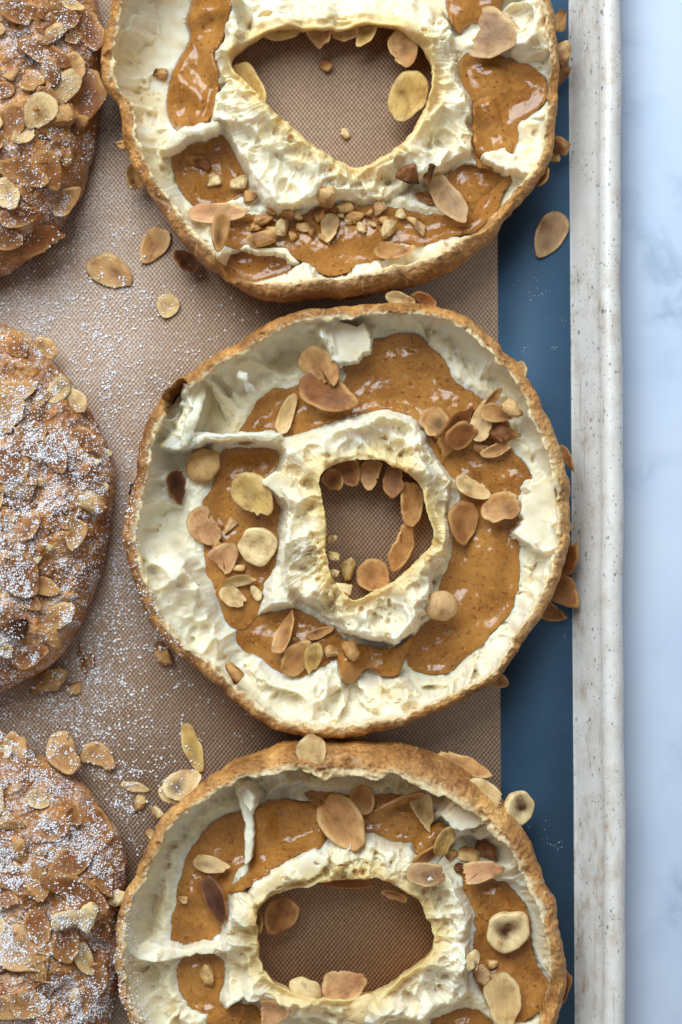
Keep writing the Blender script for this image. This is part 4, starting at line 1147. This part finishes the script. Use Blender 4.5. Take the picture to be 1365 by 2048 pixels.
# --- baked onto the rings: parts of them
for a in [('f',560,48,95,80,10,'yellow',40,0),('f',640,62,70,56,80,'tan',20,10),('f',735,66,70,40,120,'yellow',30,0),('f',808,96,80,62,70,'tan',20,0),
          ('f',815,192,112,78,118,'yellow',-12,0),('f',500,172,110,62,58,'yellow',25,0),('f',690,58,60,50,0,'tan',30,0)]:
    nut(*a, parent=T1, z=9)
for a in [('f',268,362,70,40,75,'tan',-40,0,7),('c',243,283,34,26,30,'brown',0,0,14),('f',372,522,60,46,40,'dark',-35,0,6),('f',1085,352,46,36,110,'tan',40,0,15),('f',700,588,70,34,0,'brown',50,0,8)]:
    nut(*a[:9], parent=T1, z=a[9])
for a in [('f',700,945,62,52,70,'brown',15,0,9),('f',745,950,66,56,95,'tan',15,0,9),('f',790,962,70,56,100,'brown',15,0,9),('f',668,960,50,44,60,'tan',10,0,8),('f',818,1008,100,66,82,'tan',-20,0,8),
          ('f',802,1090,112,60,108,'tan',-25,0,7),('f',750,1152,78,70,30,'tan',5,0,4),('c',663,1080,26,20,0,'pale',0,0,15),('c',667,1112,28,20,0,'yellow',0,0,15),('c',668,1146,26,18,20,'pale',0,0,15),('c',684,1182,42,34,10,'pale',0,0,15),
          ('f',1040,738,38,34,60,'pale',20,0,20),('f',1136,916,62,26,62,'tan',50,0,13),('c',1132,1052,36,34,70,'tan',0,0,14),('f',1139,1112,84,46,100,'brown',35,0,6),('f',1128,1182,86,60,50,'brown',10,0,5),('f',1106,1222,66,48,20,'brown',15,0,3),
          ('f',700,1468,70,34,0,'tan',40,0,12),('f',600,632,54,26,-10,'brown',40,0,17),('f',480,700,34,26,0,'tan',20,0,16),('c',268,992,54,20,80,'black',0,0,15),('f',1000,1362,40,34,20,'tan',10,0,5)]:
    nut(*a[:9], parent=T2, z=a[9])
for a in [('f',622,1508,80,62,100,'pale',0,0,24.5),('f',930,1532,118,44,22,'tan',-30,0,13),('f',975,1588,88,48,32,'pale',-20,0,19),('h',1036,1616,74,74,60,'tan',-30,20,14),('f',1128,1985,84,34,105,'brown',55,0,9),('f',1010,1660,40,30,50,'tan',0,0,20),
          ('f',560,1832,86,74,120,'brown',-15,0,8),('f',515,1850,60,34,95,'yellow',40,0,8),('f',700,1765,120,36,0,'brown',45,0,9),('f',790,1790,60,30,20,'tan',45,0,9)]:
    nut(*a[:9], parent=T3, z=a[9])

# --- loose pieces, each a thing of its own
C1, C2, C3 = 'nuts on the top ring', 'nuts on the middle ring', 'nuts on the bottom ring'
K = lambda *a, **k: nut(*a, **k)
K('f',985,68,122,116,15,'grey',0,0,'very large broken tan almond flake across the caramel, top right of top ring',group=C1,cut=(180,0.55),spot=0.25,lift=1.5)
K('f',898,398,120,58,58,'grey',8,0,'long grey brown almond flake leaning on dark pieces, right lower part of top ring',group=C1,lift=2.5,spot=0.15,cut=(0,2.0))
K('c',815,346,64,52,0,'dark',0,0,'dark mahogany nut piece beside the wide hole of the top ring',group=C1)
K('c',857,348,48,18,105,'dark',0,0,'thin dark nut sliver between the mahogany piece and long grey flake',group=C1,lift=1)
K('c',848,395,50,36,60,'brown',0,0,'brown nut piece tucked under the long grey flake of the top ring',group=C1)
K('f',437,425,126,46,0,'pink',6,0,'pale pinkish almond flake lying level, lower left of the top ring',group=C1,lift=1,cut=(0,2.0))
K('f',440,462,90,48,96,'tan',-30,8,'tan almond flake standing across the pale level one, lower left of top ring',group=C1,lift=4)
K('c',398,318,62,36,22,'brown',0,0,'brown wedge of nut in the left caramel pocket of the top ring',group=C1)
K('c',426,363,40,28,0,'pale',0,0,'small cream nut cube in the left caramel pocket of the top ring',group=C1)
K('c',477,366,50,40,-60,'pale',0,0,'cream nut chunk standing at the right edge of the left caramel pocket',group=C1,lift=1)
K('c',501,394,36,32,30,'brown',0,0,'small brown nut piece touching the cream chunk by the left pocket',group=C1)
for a, lb in zip([(528,440,42,34,20,'brown'),(524,474,66,40,-15,'tan'),(572,428,32,24,0,'brown'),(564,452,28,42,10,'pale'),(690,418,42,26,-20,'tan'),(712,436,46,28,10,'brown'),(626,462,34,20,60,'brown'),(700,440,24,18,0,'pale'),(758,416,34,30,-40,'pink'),(780,456,50,34,100,'pale'),(822,442,28,20,0,'tan'),(842,456,34,20,40,'grey'),(735,424,22,18,10,'brown'),(596,432,24,20,50,'pale'),(605,455,28,20,0,'tan'),(680,430,20,16,0,'pale'),(745,450,20,16,0,'tan'),(540,425,22,18,40,'tan')],
    ['brown chopped nut bit right of the level pinkish flake, top ring', 'largest tan chopped bit below right of the level pinkish flake, top ring', 'brown bit second in the upper row of chopped nuts, top ring', 'upright cream chip near the left end of the top ring\'s chopped nuts', 'flat tan bit just right of the standing tan chunk, top ring', 'long brown bit right of the small upright cream flake, top ring', 'thin brown splinter left of the small upright cream flake, top ring', 'tiny cream chip against the long brown bit, top ring', 'pinkish chip between the chopped nuts and the mahogany piece, top ring', 'cream chunk above the curved tan flake, bottom of the top ring', 'small tan chip left of the long grey brown flake, top ring', 'greyish splinter under the long grey brown flake\'s lower half, top ring', 'tiny brown chip left of the pinkish chip, top ring', 'tiny cream chip halfway along the left half of the chopped nuts', 'tiny tan chip under the halfway cream chip, top ring', 'tiniest cream chip directly right of the standing tan chunk', 'tiny tan chip left of the cream chunk above the curved flake', 'tiny tan chip at the left end of the chopped nuts\' upper row']):
    K('c',a[0],a[1],a[2],a[3],a[4],a[5],0,0,lb,group='chopped nut bits on the top ring',lift=0.6)
K('c',655,394,52,44,70,'tan',0,0,'tan nut chunk standing above the chopped bits, bottom middle of top ring',group=C1,lift=1.5)
K('f',660,456,66,40,98,'pale',10,0,'small cream flake lying upright among the chopped bits of the top ring',group=C1,lift=1)
K('f',790,502,86,40,-6,'tan',-25,0,'curved tan flake by the dark slit at the bottom of the top ring',group=C1,lift=2,bend=1.6)
K('c',320,148,30,26,20,'brown',0,0,'little brown nut bit on the bare left wall of the top ring',group=C1)
K('c',656,130,32,30,30,'brown',0,0,'brown nut crumb on the mat in the hole of the top ring',group=C1)
K('c',690,266,30,18,60,'pale',0,0,'pale nut sliver on the mat in the hole of the top ring',group=C1)
K('c',1122,42,50,34,100,'brown',0,0,'brown nut piece wedged at the tray rim, highest beside the top ring',group=C1,z=8)
K('c',1126,108,56,50,60,'tan',0,0,'tan nut chunk wedged between the top ring and the tray rim',group=C1,z=10)
K('c',1122,150,60,32,-50,'brown',0,0,'brown nut piece below the tan chunk at the tray rim',group=C1,z=6)
K('c',1124,290,44,38,10,'brown',0,0,'brown nut piece by the tray rim, right of the top ring\'s widest point',group=C1,z=6)
K('c',1104,306,44,30,70,'tan',0,0,'small tan nut bit under the right edge of the top ring',group=C1,z=5)
K('f',1100,470,106,64,118,'grey',0,0,'single tan almond flake lying flat on the blue mat border',group='nuts on the mat',cut=(0,2.0))
K('f',308,490,90,56,122,'tan',0,0,'sugar flecked almond flake touching the lower left of the top ring',group='nuts on the mat',cut=(0,2.0))
K('f',220,541,106,68,28,'tan',0,0,'sugar flecked broken almond flake on the mat below the upper left pastry',group='nuts on the mat',cut=(150,0.8))
K('f',336,612,52,48,100,'pale',0,0,'round cream nut slice lying alone on the mat between the rings',group='nuts on the mat')
K('f',802,597,64,30,14,'pale',20,0,'cream almond slice wedged between the top and middle rings',group='nuts on the mat',z=17)
K('f',848,600,56,34,20,'brown',20,0,'brown almond slice wedged right of the cream slice between the rings',group='nuts on the mat',z=15)
# middle ring
K('f',640,736,100,78,48,'tan',-12,0,'upper tan almond flake behind the brown one, top of middle ring',group=C2,lift=1)
K('f',655,787,128,72,20,'brown',-6,0,'brown almond flake with a pale rim, top left of the middle ring\'s hole',group=C2,lift=5,spot=0.15,cut=(0,2.0))
K('f',574,826,94,34,-70,'pale',12,0,'narrow cream almond stick beside the brown flake on the middle ring',group=C2,lift=1.5,cut=(0,2.0))
K('f',872,846,70,66,40,'tan',-18,0,'round slice with a burnt centre, left of the right hand nut cluster',group=C2,spot=0.75,lift=1)
K('f',905,864,126,62,-52,'brown',25,0,'tall brown almond flake leaning in the right hand nut cluster',group=C2,lift=3)
K('f',926,866,82,56,-40,'brown',18,0,'short reddish flake nested inside the tall brown flake of the cluster',group=C2,lift=5,cut=(10,0.6))
K('f',965,842,90,46,-78,'pale',-14,0,'pale upright flake in the middle of the right hand nut cluster',group=C2,lift=3)
K('f',998,825,76,40,2,'tan',10,0,'tan flake with a dark fleck on top of the right hand cluster',group=C2,lift=6,spot=0.3)
K('f',984,798,60,24,-52,'tan',35,0,'small pointed flake sticking up behind the right hand cluster',group=C2,lift=4)
K('c',1030,816,54,40,20,'tan',0,0,'tan nut chunk at the right end of the cluster near the crust',group=C2,lift=1)
K('c',1012,872,74,48,35,'brown',0,0,'dark curled nut piece below right of the cluster on the middle ring',group=C2,lift=1)
K('f',990,898,64,34,-10,'tan',8,0,'small toasted flake at the foot of the right hand cluster',group=C2,lift=2)
K('f',946,976,82,46,26,'pale',-15,0,'pale almond flake edge up below the cluster, right of the hole',group=C2,lift=3)
K('f',1005,1014,90,64,-18,'tan',-12,0,'tan pink almond flake with a dark tip near the right wall of middle ring',group=C2,lift=3,cut=(0,0.8),spot=0.3)
K('f',926,1046,92,66,95,'brown',0,0,'toasted flake sunk in caramel right of the small hole',group=C2,lift=0.2,spot=0.2)
K('w',406,930,72,78,60,'tan',0,0,'whole golden hazelnut half in the shaded left chamber of the middle ring',group=C2)
K('f',352,976,72,50,80,'dark',-20,0,'dark slice lying on the shaded left wall of the middle ring',group=C2,lift=0.3)
K('f',508,990,108,82,52,'yellow',0,0,'large pale yellow almond slice left of the small hole',group=C2,lift=1,cut=(-40,0.75))
K('f',412,1052,86,74,60,'pink',12,0,'pinkish broken flake under the golden hazelnut, left of middle ring',group=C2,lift=1.5,cut=(90,0.6))
K('c',462,1052,44,26,-60,'pink',0,0,'small pink nut splinter right of the pinkish broken flake',group=C2)
K('f',446,1116,80,62,-48,'pink',10,0,'pale pink wedge of almond left of the cut hazelnut',group=C2,lift=1.5,cut=(180,0.5))
K('h',516,1092,84,80,20,'pale',0,0,'cut cream hazelnut with a hollow centre, left of the small hole',group=C2,lift=0.5)
K('f',478,1160,70,30,-6,'pale',35,0,'narrow cream slice just below the cut hazelnut',group=C2,lift=1.5,bend=1.2)
K('f',467,1196,66,40,34,'pale',-10,0,'pale broken flake at the lower left caramel edge of the middle ring',group=C2,lift=1,cut=(0,0.7))
K('c',512,1188,34,24,40,'pale',0,0,'tiny cream nut chip right of the pale broken flake',group=C2)
K('f',570,1266,96,40,-70,'tan',-30,0,'upright tan flake in the hollow below left of the small hole',group=C2,lift=3)
K('f',588,1318,76,64,-50,'tan',14,0,'broad tan flake at the bottom of the lower left hollow',group=C2,lift=2,cut=(120,0.7))
K('f',626,1316,66,42,100,'yellow',-20,0,'cream yellow slice leaning right of the broad tan flake',group=C2,lift=2)
K('f',640,1264,62,26,-20,'tan',20,0,'thin flake lying under the torn edge of the lower left hollow',group=C2,lift=1)
K('c',664,1300,36,26,0,'tan',0,0,'small tan nut bit at the right side of the lower left hollow',group=C2)
K('c',470,1342,52,34,70,'brown',0,0,'brown curled nut piece on the bare lower left wall of the middle ring',group=C2)
K('c',700,1302,56,34,80,'brown',0,0,'brown nut chunk standing in the caramel drip below the small hole',group=C2,lift=1)
K('w',884,1212,64,78,95,'pink',0,0,'pinkish white hazelnut half on the caramel, lower right of middle ring',group=C2)
K('c',695,1136,54,34,110,'yellow',0,0,'pale nut piece on the mat inside the small hole',group=C2,z=4)
# mat, between left pastries and rings
K('c',330,1306,56,44,70,'brown',0,0,'brown nut piece half under the middle ring\'s lower left crust',group='nuts on the mat')
K('c',100,1366,86,56,-58,'tan',0,0,'large tan nut chunk under the lower edge of the heavily sugared pastry',group='nuts on the mat')
K('c',152,1376,44,26,-20,'brown',0,0,'small brown nut bit right of the large tan chunk on the sugared mat',group='nuts on the mat')
K('f',166,1320,70,20,80,'brown',30,0,'thin brown sliver standing on the sugared mat by the left pastry',group='nuts on the mat')
K('f',184,1318,40,14,85,'brown',20,0,'tiny brown sliver right of the thin one on the sugared mat',group='nuts on the mat')
K('f',386,1496,110,40,72,'yellow',0,0,'long pale almond stick pointing at the bottom ring',group='nuts on the mat',cut=(0,2.0))
K('f',366,1568,86,62,-35,'pale',0,10,'cream almond flake with a burnt patch beside the bottom ring',group='nuts on the mat',spot=0.85,lift=1.5)
K('f',348,1592,74,36,20,'pale',10,0,'cream slice under the burnt flake beside the bottom ring',group='nuts on the mat')
K('f',270,1574,62,24,14,'pale',0,0,'pale crescent of nut on the sugared mat',group='nuts on the mat',bend=0.2)
K('c',281,1606,46,26,105,'tan',0,0,'small brown nut wedge touching the pale crescent',group='nuts on the mat')
K('c',316,1624,34,28,60,'pale',0,0,'pale nut crumb with a toasted side left of the bottom ring',group='nuts on the mat')
K('c',300,1672,28,24,30,'tan',0,0,'small tan nut crumb against the bottom ring\'s left crust',group='nuts on the mat')
K('f',130,1506,92,78,75,'tan',0,0,'round sugar flecked almond flake above the lower left pastry',group='nuts on the mat',lift=5)
K('f',198,1518,82,60,40,'tan',-8,0,'wedge shaped sugar flecked flake right of the round one',group='nuts on the mat',cut=(-60,0.45),lift=1)
K('c',236,1797,44,36,0,'pale',0,0,'cream crumb caught between the lower left pastry and the bottom ring',group='nuts on the mat',z=19)
# bottom ring
K('f',684,1646,134,92,62,'tan',-6,0,'very large smooth tan almond flake at the top of the bottom ring',group=C3,lift=3,cut=(0,2.0))
K('f',726,1600,66,56,70,'tan',18,0,'small tan flake in the shade right of the very large one',group=C3,lift=1)
K('f',800,1602,112,40,-20,'tan',62,0,'almond flake standing on edge under the bottom ring\'s crust lip',group=C3,lift=4)
K('f',846,1626,92,48,75,'pale',-15,0,'curled cream flake with a toasted middle, top right of the bottom ring',group=C3,lift=2,spot=0.4,bend=1.6)
K('f',890,1680,74,44,-72,'yellow',14,0,'pale yellow flake standing over the brown ones, bottom ring',group=C3,lift=5)
K('f',860,1706,80,36,-22,'brown',20,0,'brown flake edge below the pale yellow one, bottom ring',group=C3,lift=3)
K('f',854,1750,92,54,-10,'grey',-5,0,'squarish grey brown flake at the upper right edge of the lower hole',group=C3,lift=2.5,cut=(0,0.75),spot=0.2)
K('c',938,1710,52,38,15,'tan',0,0,'tan nut chunk under the crust lip, right of the pale yellow flake',group=C3)
K('c',978,1704,64,34,25,'dark',0,0,'dark brown nut piece in the shade of the bottom ring\'s right crust',group=C3)
K('f',960,1744,106,46,-8,'pink',10,0,'pinkish brown slab of almond at the right of the bottom ring',group=C3,lift=2.5,cut=(180,0.6))
K('h',1017,1862,92,90,30,'tan',0,0,'round cut hazelnut with a dark hollow on the bottom ring\'s caramel',group=C3,lift=0.8)
K('c',941,1920,50,36,-50,'pale',0,0,'cream nut chip with a burnt tip below the round hazelnut',group=C3,lift=0.6)
K('c',966,1956,56,44,60,'pink',0,0,'pinkish nut chunk touching the large pale flake, bottom ring',group=C3,lift=0.6)
K('f',1006,2000,116,78,80,'pale',0,0,'large pale almond flake at the bottom right corner of the bottom ring',group=C3,lift=2,spot=0.15,cut=(0,2.0))
K('f',423,1730,80,36,12,'pale',-15,0,'cream flake with a dark stripe in the bottom ring\'s upper left chamber',group=C3,lift=2,spot=0.5)
K('f',432,1802,106,46,64,'dark',12,0,'burnt dark almond flake leaning on the left inner wall of the bottom ring',group=C3,lift=3,cut=(0,2.0))
K('c',414,1952,44,40,40,'tan',0,0,'tan nut bit in the lower left caramel of the bottom ring',group=C3)
K('c',366,1800,22,18,0,'tan',0,0,'tiny crumb on the left caramel of the bottom ring',group=C3)
K('w',610,1985,72,62,30,'pale',0,0,'smooth cream hazelnut chunk at the lower left rim of the lower hole',group=C3,z=13)
K('f',690,1972,98,78,-20,'pink',0,0,'pale pink almond slice hanging over the lower hole',group=C3,cut=(60,0.7),z=12)
K('w',730,2020,84,58,-30,'pale',0,0,'glossy cream hazelnut half below the pale pink slice',group=C3,z=16)
K('f',546,2024,80,60,-15,'pink',0,0,'pinkish brown flake at the bottom edge, left of the cream hazelnuts',group=C3,lift=1.5,cut=(170,0.6))
K('c',676,1738,26,24,0,'yellow',0,0,'small yellow nut bit under the very large tan flake, bottom ring',group=C3)

EX = [(545,462,30,22,20,'tan','small tan chip on the largest tan chopped bit, top ring'),(588,470,26,20,70,'brown','small brown chip below the halfway cream chip, top ring'),(640,430,30,22,-30,'brown','brown chip left of the standing tan chunk, top ring'),(668,415,24,20,10,'dark','dark chip at the foot of the standing tan chunk, top ring'),(722,455,30,22,40,'pale','cream chip below the long brown bit, top ring'),(765,440,26,20,0,'brown','brown chip below the pinkish chip, top ring'),(800,428,26,22,60,'pale','cream chip right of the pinkish chip, top ring'),(648,478,30,20,15,'tan','tan chip just below the small upright cream flake, top ring'),(510,455,28,22,-20,'brown','brown chip between level pinkish flake and largest tan bit, top ring'),
      (940,830,44,22,-30,'dark','dark splinter between the upright pale flake and leaning brown flake'),(1000,850,46,30,20,'brown','brown chip under the tan flake with dark fleck'),(960,895,40,26,30,'brown','brown chip below the nested reddish flake'),(430,1090,34,24,30,'brown','brown chip between the pinkish broken flake and pale pink wedge'),(480,1135,28,20,0,'tan','tan chip under the cut cream hazelnut'),(610,1290,34,24,-30,'tan','tan chip above the cream yellow slice in lower left hollow'),
      (905,1705,40,26,-60,'brown','brown chip right of the brown flake edge, bottom ring'),(925,1735,34,22,10,'dark','dark chip left of the pinkish brown slab, bottom ring'),(985,1930,26,20,0,'tan','tan chip under the round cut hazelnut, bottom ring')]
for a in EX:
    K('c',*a[:5],a[5],0,0,a[6],group=C1 if a[1] < 600 else (C2 if a[1] < 1480 else C3),lift=0.8)

# --- baked onto the dusted pastries: parts of them
for T, L_ in ((L1.root, [('f',112,38,96,62,-8,'tan'),('f',88,106,122,48,20,'brown'),('f',28,18,80,50,40,'brown'),('f',176,192,116,70,105,'brown'),('c',122,226,60,54,0,'tan'),('f',46,342,116,58,25,'tan'),('f',12,388,70,60,60,'pale'),('f',66,482,136,72,-4,'brown'),('c',138,322,46,42,40,'brown'),('c',18,142,50,34,30,'brown'),('f',182,62,90,56,80,'brown'),('f',60,160,60,50,0,'tan'),('f',22,242,80,60,120,'tan'),('c',90,270,34,26,20,'dark'),('f',130,400,80,50,-40,'tan'),('f',40,430,90,46,-10,'tan'),('f',150,130,60,40,60,'tan'),('f',95,190,54,36,20,'tan')]),
              (L2.root, [('f',150,802,58,48,40,'pale'),('f',20,932,90,84,60,'tan'),('c',44,1012,90,36,10,'dark'),('f',40,1152,104,84,50,'tan'),('c',84,1096,54,26,10,'pale'),('c',74,1120,44,20,-40,'pale'),('f',92,696,56,40,40,'tan'),('f',60,862,70,50,10,'brown'),('c',22,1252,70,50,20,'dark'),('c',70,962,50,20,20,'pale'),('f',120,1230,70,50,-30,'tan'),('c',210,970,30,22,60,'pale'),('c',214,905,24,18,0,'yellow'),('f',110,910,80,50,70,'tan'),('f',150,1060,80,50,100,'tan'),('f',30,780,90,60,-20,'tan'),('f',40,700,60,44,10,'brown'),('c',190,925,36,14,-20,'yellow'),('f',60,1310,80,50,-20,'tan')]),
              (L3.root, [('f',30,1492,60,50,70,'tan'),('f',8,1500,40,36,80,'pale'),('f',136,1728,104,62,-22,'tan'),('f',186,1722,70,46,100,'tan'),('f',150,1790,150,74,25,'tan'),('f',46,1892,124,112,30,'tan'),('f',128,1892,78,70,60,'tan'),('c',20,1640,64,50,0,'brown'),('f',76,1600,50,40,20,'pale'),('f',105,1660,70,46,-20,'tan'),('f',210,1760,80,50,60,'brown'),('c',160,1740,20,16,0,'black'),('f',30,1760,80,60,40,'brown'),('f',190,1960,80,56,80,'tan'),('f',60,2010,90,60,10,'tan'),('f',195,1650,90,56,60,'brown'),('f',100,1960,70,50,-40,'brown')])):
    rr_ = np.random.default_rng(len(L_) * 7 + int(abs(L_[0][2])))
    ys = [a[2] for a in L_]; y0_, y1_ = min(ys), max(ys); tries = 0
    LL = {L1.root: L1, L2.root: L2, L3.root: L3}[T]; extra = []
    while len(extra) < 17 and tries < 400:
        tries += 1
        px, py = rr_.uniform(-20, 235), rr_.uniform(y0_ - 10, y1_ + 10)
        Pq = toP((px, py), 0.02); dq = bil(LL.do, np.array([(Pq[0] - LL.x0) / 2]), np.array([(Pq[1] - LL.y0) / 2]))[0]
        if dq < 28 or any(math.hypot(px - b[1], py - b[2]) < 34 for b in list(L_) + extra): continue
        l_ = rr_.uniform(44, 96)
        extra.append(('f' if rr_.random() < 0.75 else 'c', px, py, l_, l_ * rr_.uniform(0.5, 0.75), rr_.uniform(0, 180), str(rr_.choice(['tan', 'brown', 'tan', 'pale']))))
    for a in list(L_) + extra:
        nut(*a[:6], random.choice(['brown', 'tan', 'brown', a[6]]) if a[6] == 'tan' else a[6], roll=random.uniform(-14, 14), pitch=random.uniform(-10, 10), parent=T, lift=-0.1 if a[0] == 'f' else -1.6)
nut('c', 176, 1832, 66, 46, -50, 'pale', label='bare cream nut chunk lying on the lower left sugared pastry', group='nuts on the mat', lift=1.0)
# ------------------------------------------------------------------ powdered sugar
# heights including the nuts: one search tree over all of them
from mathutils.bvhtree import BVHTree
bv, bf, off = [], [], 0
for v_, f_ in zip(NV, NF):
    bv += v_.tolist(); bf += (f_ + off).tolist(); off += len(v_)
TREE = BVHTree.FromPolygons(bv, bf)
oct_v = np.array([(1, 0, 0), (-1, 0, 0), (0, 1, 0), (0, -1, 0), (0, 0, 1), (0, 0, -1)], float)
oct_f = np.array([(0, 2, 4), (2, 1, 4), (1, 3, 4), (3, 0, 4), (2, 0, 5), (1, 2, 5), (3, 1, 5), (0, 3, 5)])

def grains(name, pts, zs, size, parent=None, base=(0, 0, 0), seed=1):
    r = np.random.default_rng(seed); n = len(pts)
    sc3 = size[:, None, None] * r.uniform(0.55, 1.3, (n, 6, 3)); sc3[:, :, 2] *= 0.75
    a = r.uniform(0, 6.28, n); ca, sa = np.cos(a)[:, None], np.sin(a)[:, None]
    v = oct_v[None] * sc3
    v = np.stack([v[..., 0] * ca - v[..., 1] * sa, v[..., 0] * sa + v[..., 1] * ca, v[..., 2]], -1)
    w_ = world(pts, zs) - np.array(base)
    w_[:, 2] += size * 0.35
    v = (v + w_[:, None, :]).reshape(-1, 3)
    f = (oct_f[None] + 6 * np.arange(n)[:, None, None]).reshape(-1, 3)
    o = mesh_arrays(name, v, f, M_SUGAR, parent)
    tag(o, kind='stuff')
    return o

def drop(x, y):
    """height of the topmost surface below a point of the outline plane"""
    hit = TREE.ray_cast(Vector(((x - CX) * S0, (CY - y) * S0, 0.2)), Vector((0, 0, -1)))[0]
    g = G[min(max(int((y - GY0) / GST + 0.5), 0), GH - 1), min(max(int((x - GX0) / GST + 0.5), 0), GW - 1)]
    return max(g, hit[2]) if hit else g

def scatter(n, box, dens, seed, smin, smax):
    r = np.random.default_rng(seed)
    p = np.column_stack([r.uniform(box[0], box[2], n), r.uniform(box[1], box[3], n)])
    k = r.random(n) < dens(p[:, 0], p[:, 1]); p = p[k]
    sz = smin + (smax - smin) * r.random(len(p)) ** 3.2
    return p, sz * S

def clump(x, y, scale, seed, a, b):
    return smooth(a, b, fbm(x, y, scale, 3, seed))

# on the mat
def d_mat(x, y):
    left = np.exp(-np.maximum(x - 225, 0) / 95.0)
    band = 0.35 + 0.65 * smooth(500, 600, y)
    lower = smooth(520, 460, y) * 0.5
    f = left * band * (0.30 + 0.70 * clump(x, y, 40, 901, -0.3, 0.5)) * (0.35 + 0.65 * clump(x, y, 13, 902, -0.2, 0.4))
    return np.where(x < 620, f, 0)
p, sz = scatter(85000, (-30, 430, 520, 1790), d_mat, 11, 0.45, 3.4)
p2, sz2 = scatter(9000, (185, -20, 330, 460), lambda x, y: 0.35 * np.exp(-np.maximum(x - 200, 0) / 60) * (0.4 + 0.6 * clump(x, y, 20, 903, -0.2, 0.5)), 12, 0.7, 2.4)
spk = np.array([(1062,590),(1075,583),(1085,592),(1068,600),(1098,587),(1038,570),(1110,700),(1100,690),(1118,1685),(1108,1696),(1122,1700),(1096,1680),(1060,1655),(1090,1650),(1130,1275),(1075,560),(1128,640),(1046,700)], float)
spk = toP(np.repeat(spk, 4, 0) + np.random.default_rng(5).normal(0, 5.0, (len(spk) * 4, 2)), 0.0)
p = np.vstack([p, p2, spk]); sz = np.concatenate([sz, sz2, np.random.default_rng(6).uniform(0.35, 1.1, len(spk)) * S])
q = bil(G, (p[:, 0] - GX0) / GST, (p[:, 1] - GY0) / GST)
near = np.maximum.reduce([bil(G, (p[:, 0] + dx - GX0) / GST, (p[:, 1] + dy - GY0) / GST) for dx in (-5, 0, 5) for dy in (-5, 0, 5)])
k = near < 0.0006
p, sz = p[k], sz[k]
z = np.array([drop(x, y) for x, y in p])
grains('powdered_sugar', p, z, sz, seed=3)
bpy.data.objects['powdered_sugar']['label'] = 'powdered sugar dusted over the brown mat beside the left pastries'
bpy.data.objects['powdered_sugar']['category'] = 'sugar'

# on the pastries: parts of them
def on(ring, n, box, dens, seed, smin, smax):
    p, sz = scatter(n, box, dens, seed, smin, smax)
    g = bil(G, (p[:, 0] - GX0) / GST, (p[:, 1] - GY0) / GST)
    x, y = (p[:, 0] - ring.x0) / ring.st, (p[:, 1] - ring.y0) / ring.st
    ok = (x > 1) & (y > 1) & (x < ring.X.shape[1] - 2) & (y < ring.X.shape[0] - 2)
    p, sz = p[ok], sz[ok]
    do = bil(ring.do, (p[:, 0] - ring.x0) / ring.st, (p[:, 1] - ring.y0) / ring.st)
    k = do > 2; p, sz = p[k], sz[k]
    z = np.array([drop(x, y) for x, y in p])
    grains('powdered_sugar', p, z, sz, ring.root, ring.base, seed)

def d_lid(a):
    return lambda x, y: a * (0.12 + 0.88 * clump(x, y, 46, 911, -0.35, 0.45)) * (0.25 + 0.75 * clump(x, y, 12, 912, -0.25, 0.35))
on(L1, 50000, (-40, -40, 215, 560), d_lid(0.65), 21, 0.4, 2.4)
on(L2, 115000, (-40, 620, 235, 1410), d_lid(1.0), 22, 0.4, 2.7)
on(L3, 105000, (-40, 1430, 262, 2090), d_lid(1.0), 23, 0.4, 2.7)
on(r2, 9000, (235, 820, 400, 1330), lambda x, y: np.where(bil(r2.do, x - r2.x0, y - r2.y0) < 34, 0.65 * smooth(860, 1060, y) * smooth(1340, 1240, y) + 0.06, 0) * (0.3 + 0.7 * clump(x, y, 14, 920, -0.2, 0.4)), 24, 0.8, 2.8)
on(r1, 3600, (195, 40, 420, 600), lambda x, y: np.where(bil(r1.do, x - r1.x0, y - r1.y0) < 34, 0.16, 0) * (0.3 + 0.7 * clump(x, y, 14, 921, -0.2, 0.4)), 25, 0.7, 2.0)
on(r3, 7000, (225, 1700, 330, 2080), lambda x, y: np.where(bil(r3.do, x - r3.x0, y - r3.y0) < 40, 0.6 * smooth(1760, 1860, y), 0) * (0.3 + 0.7 * clump(x, y, 14, 922, -0.2, 0.4)), 26, 0.8, 2.8)
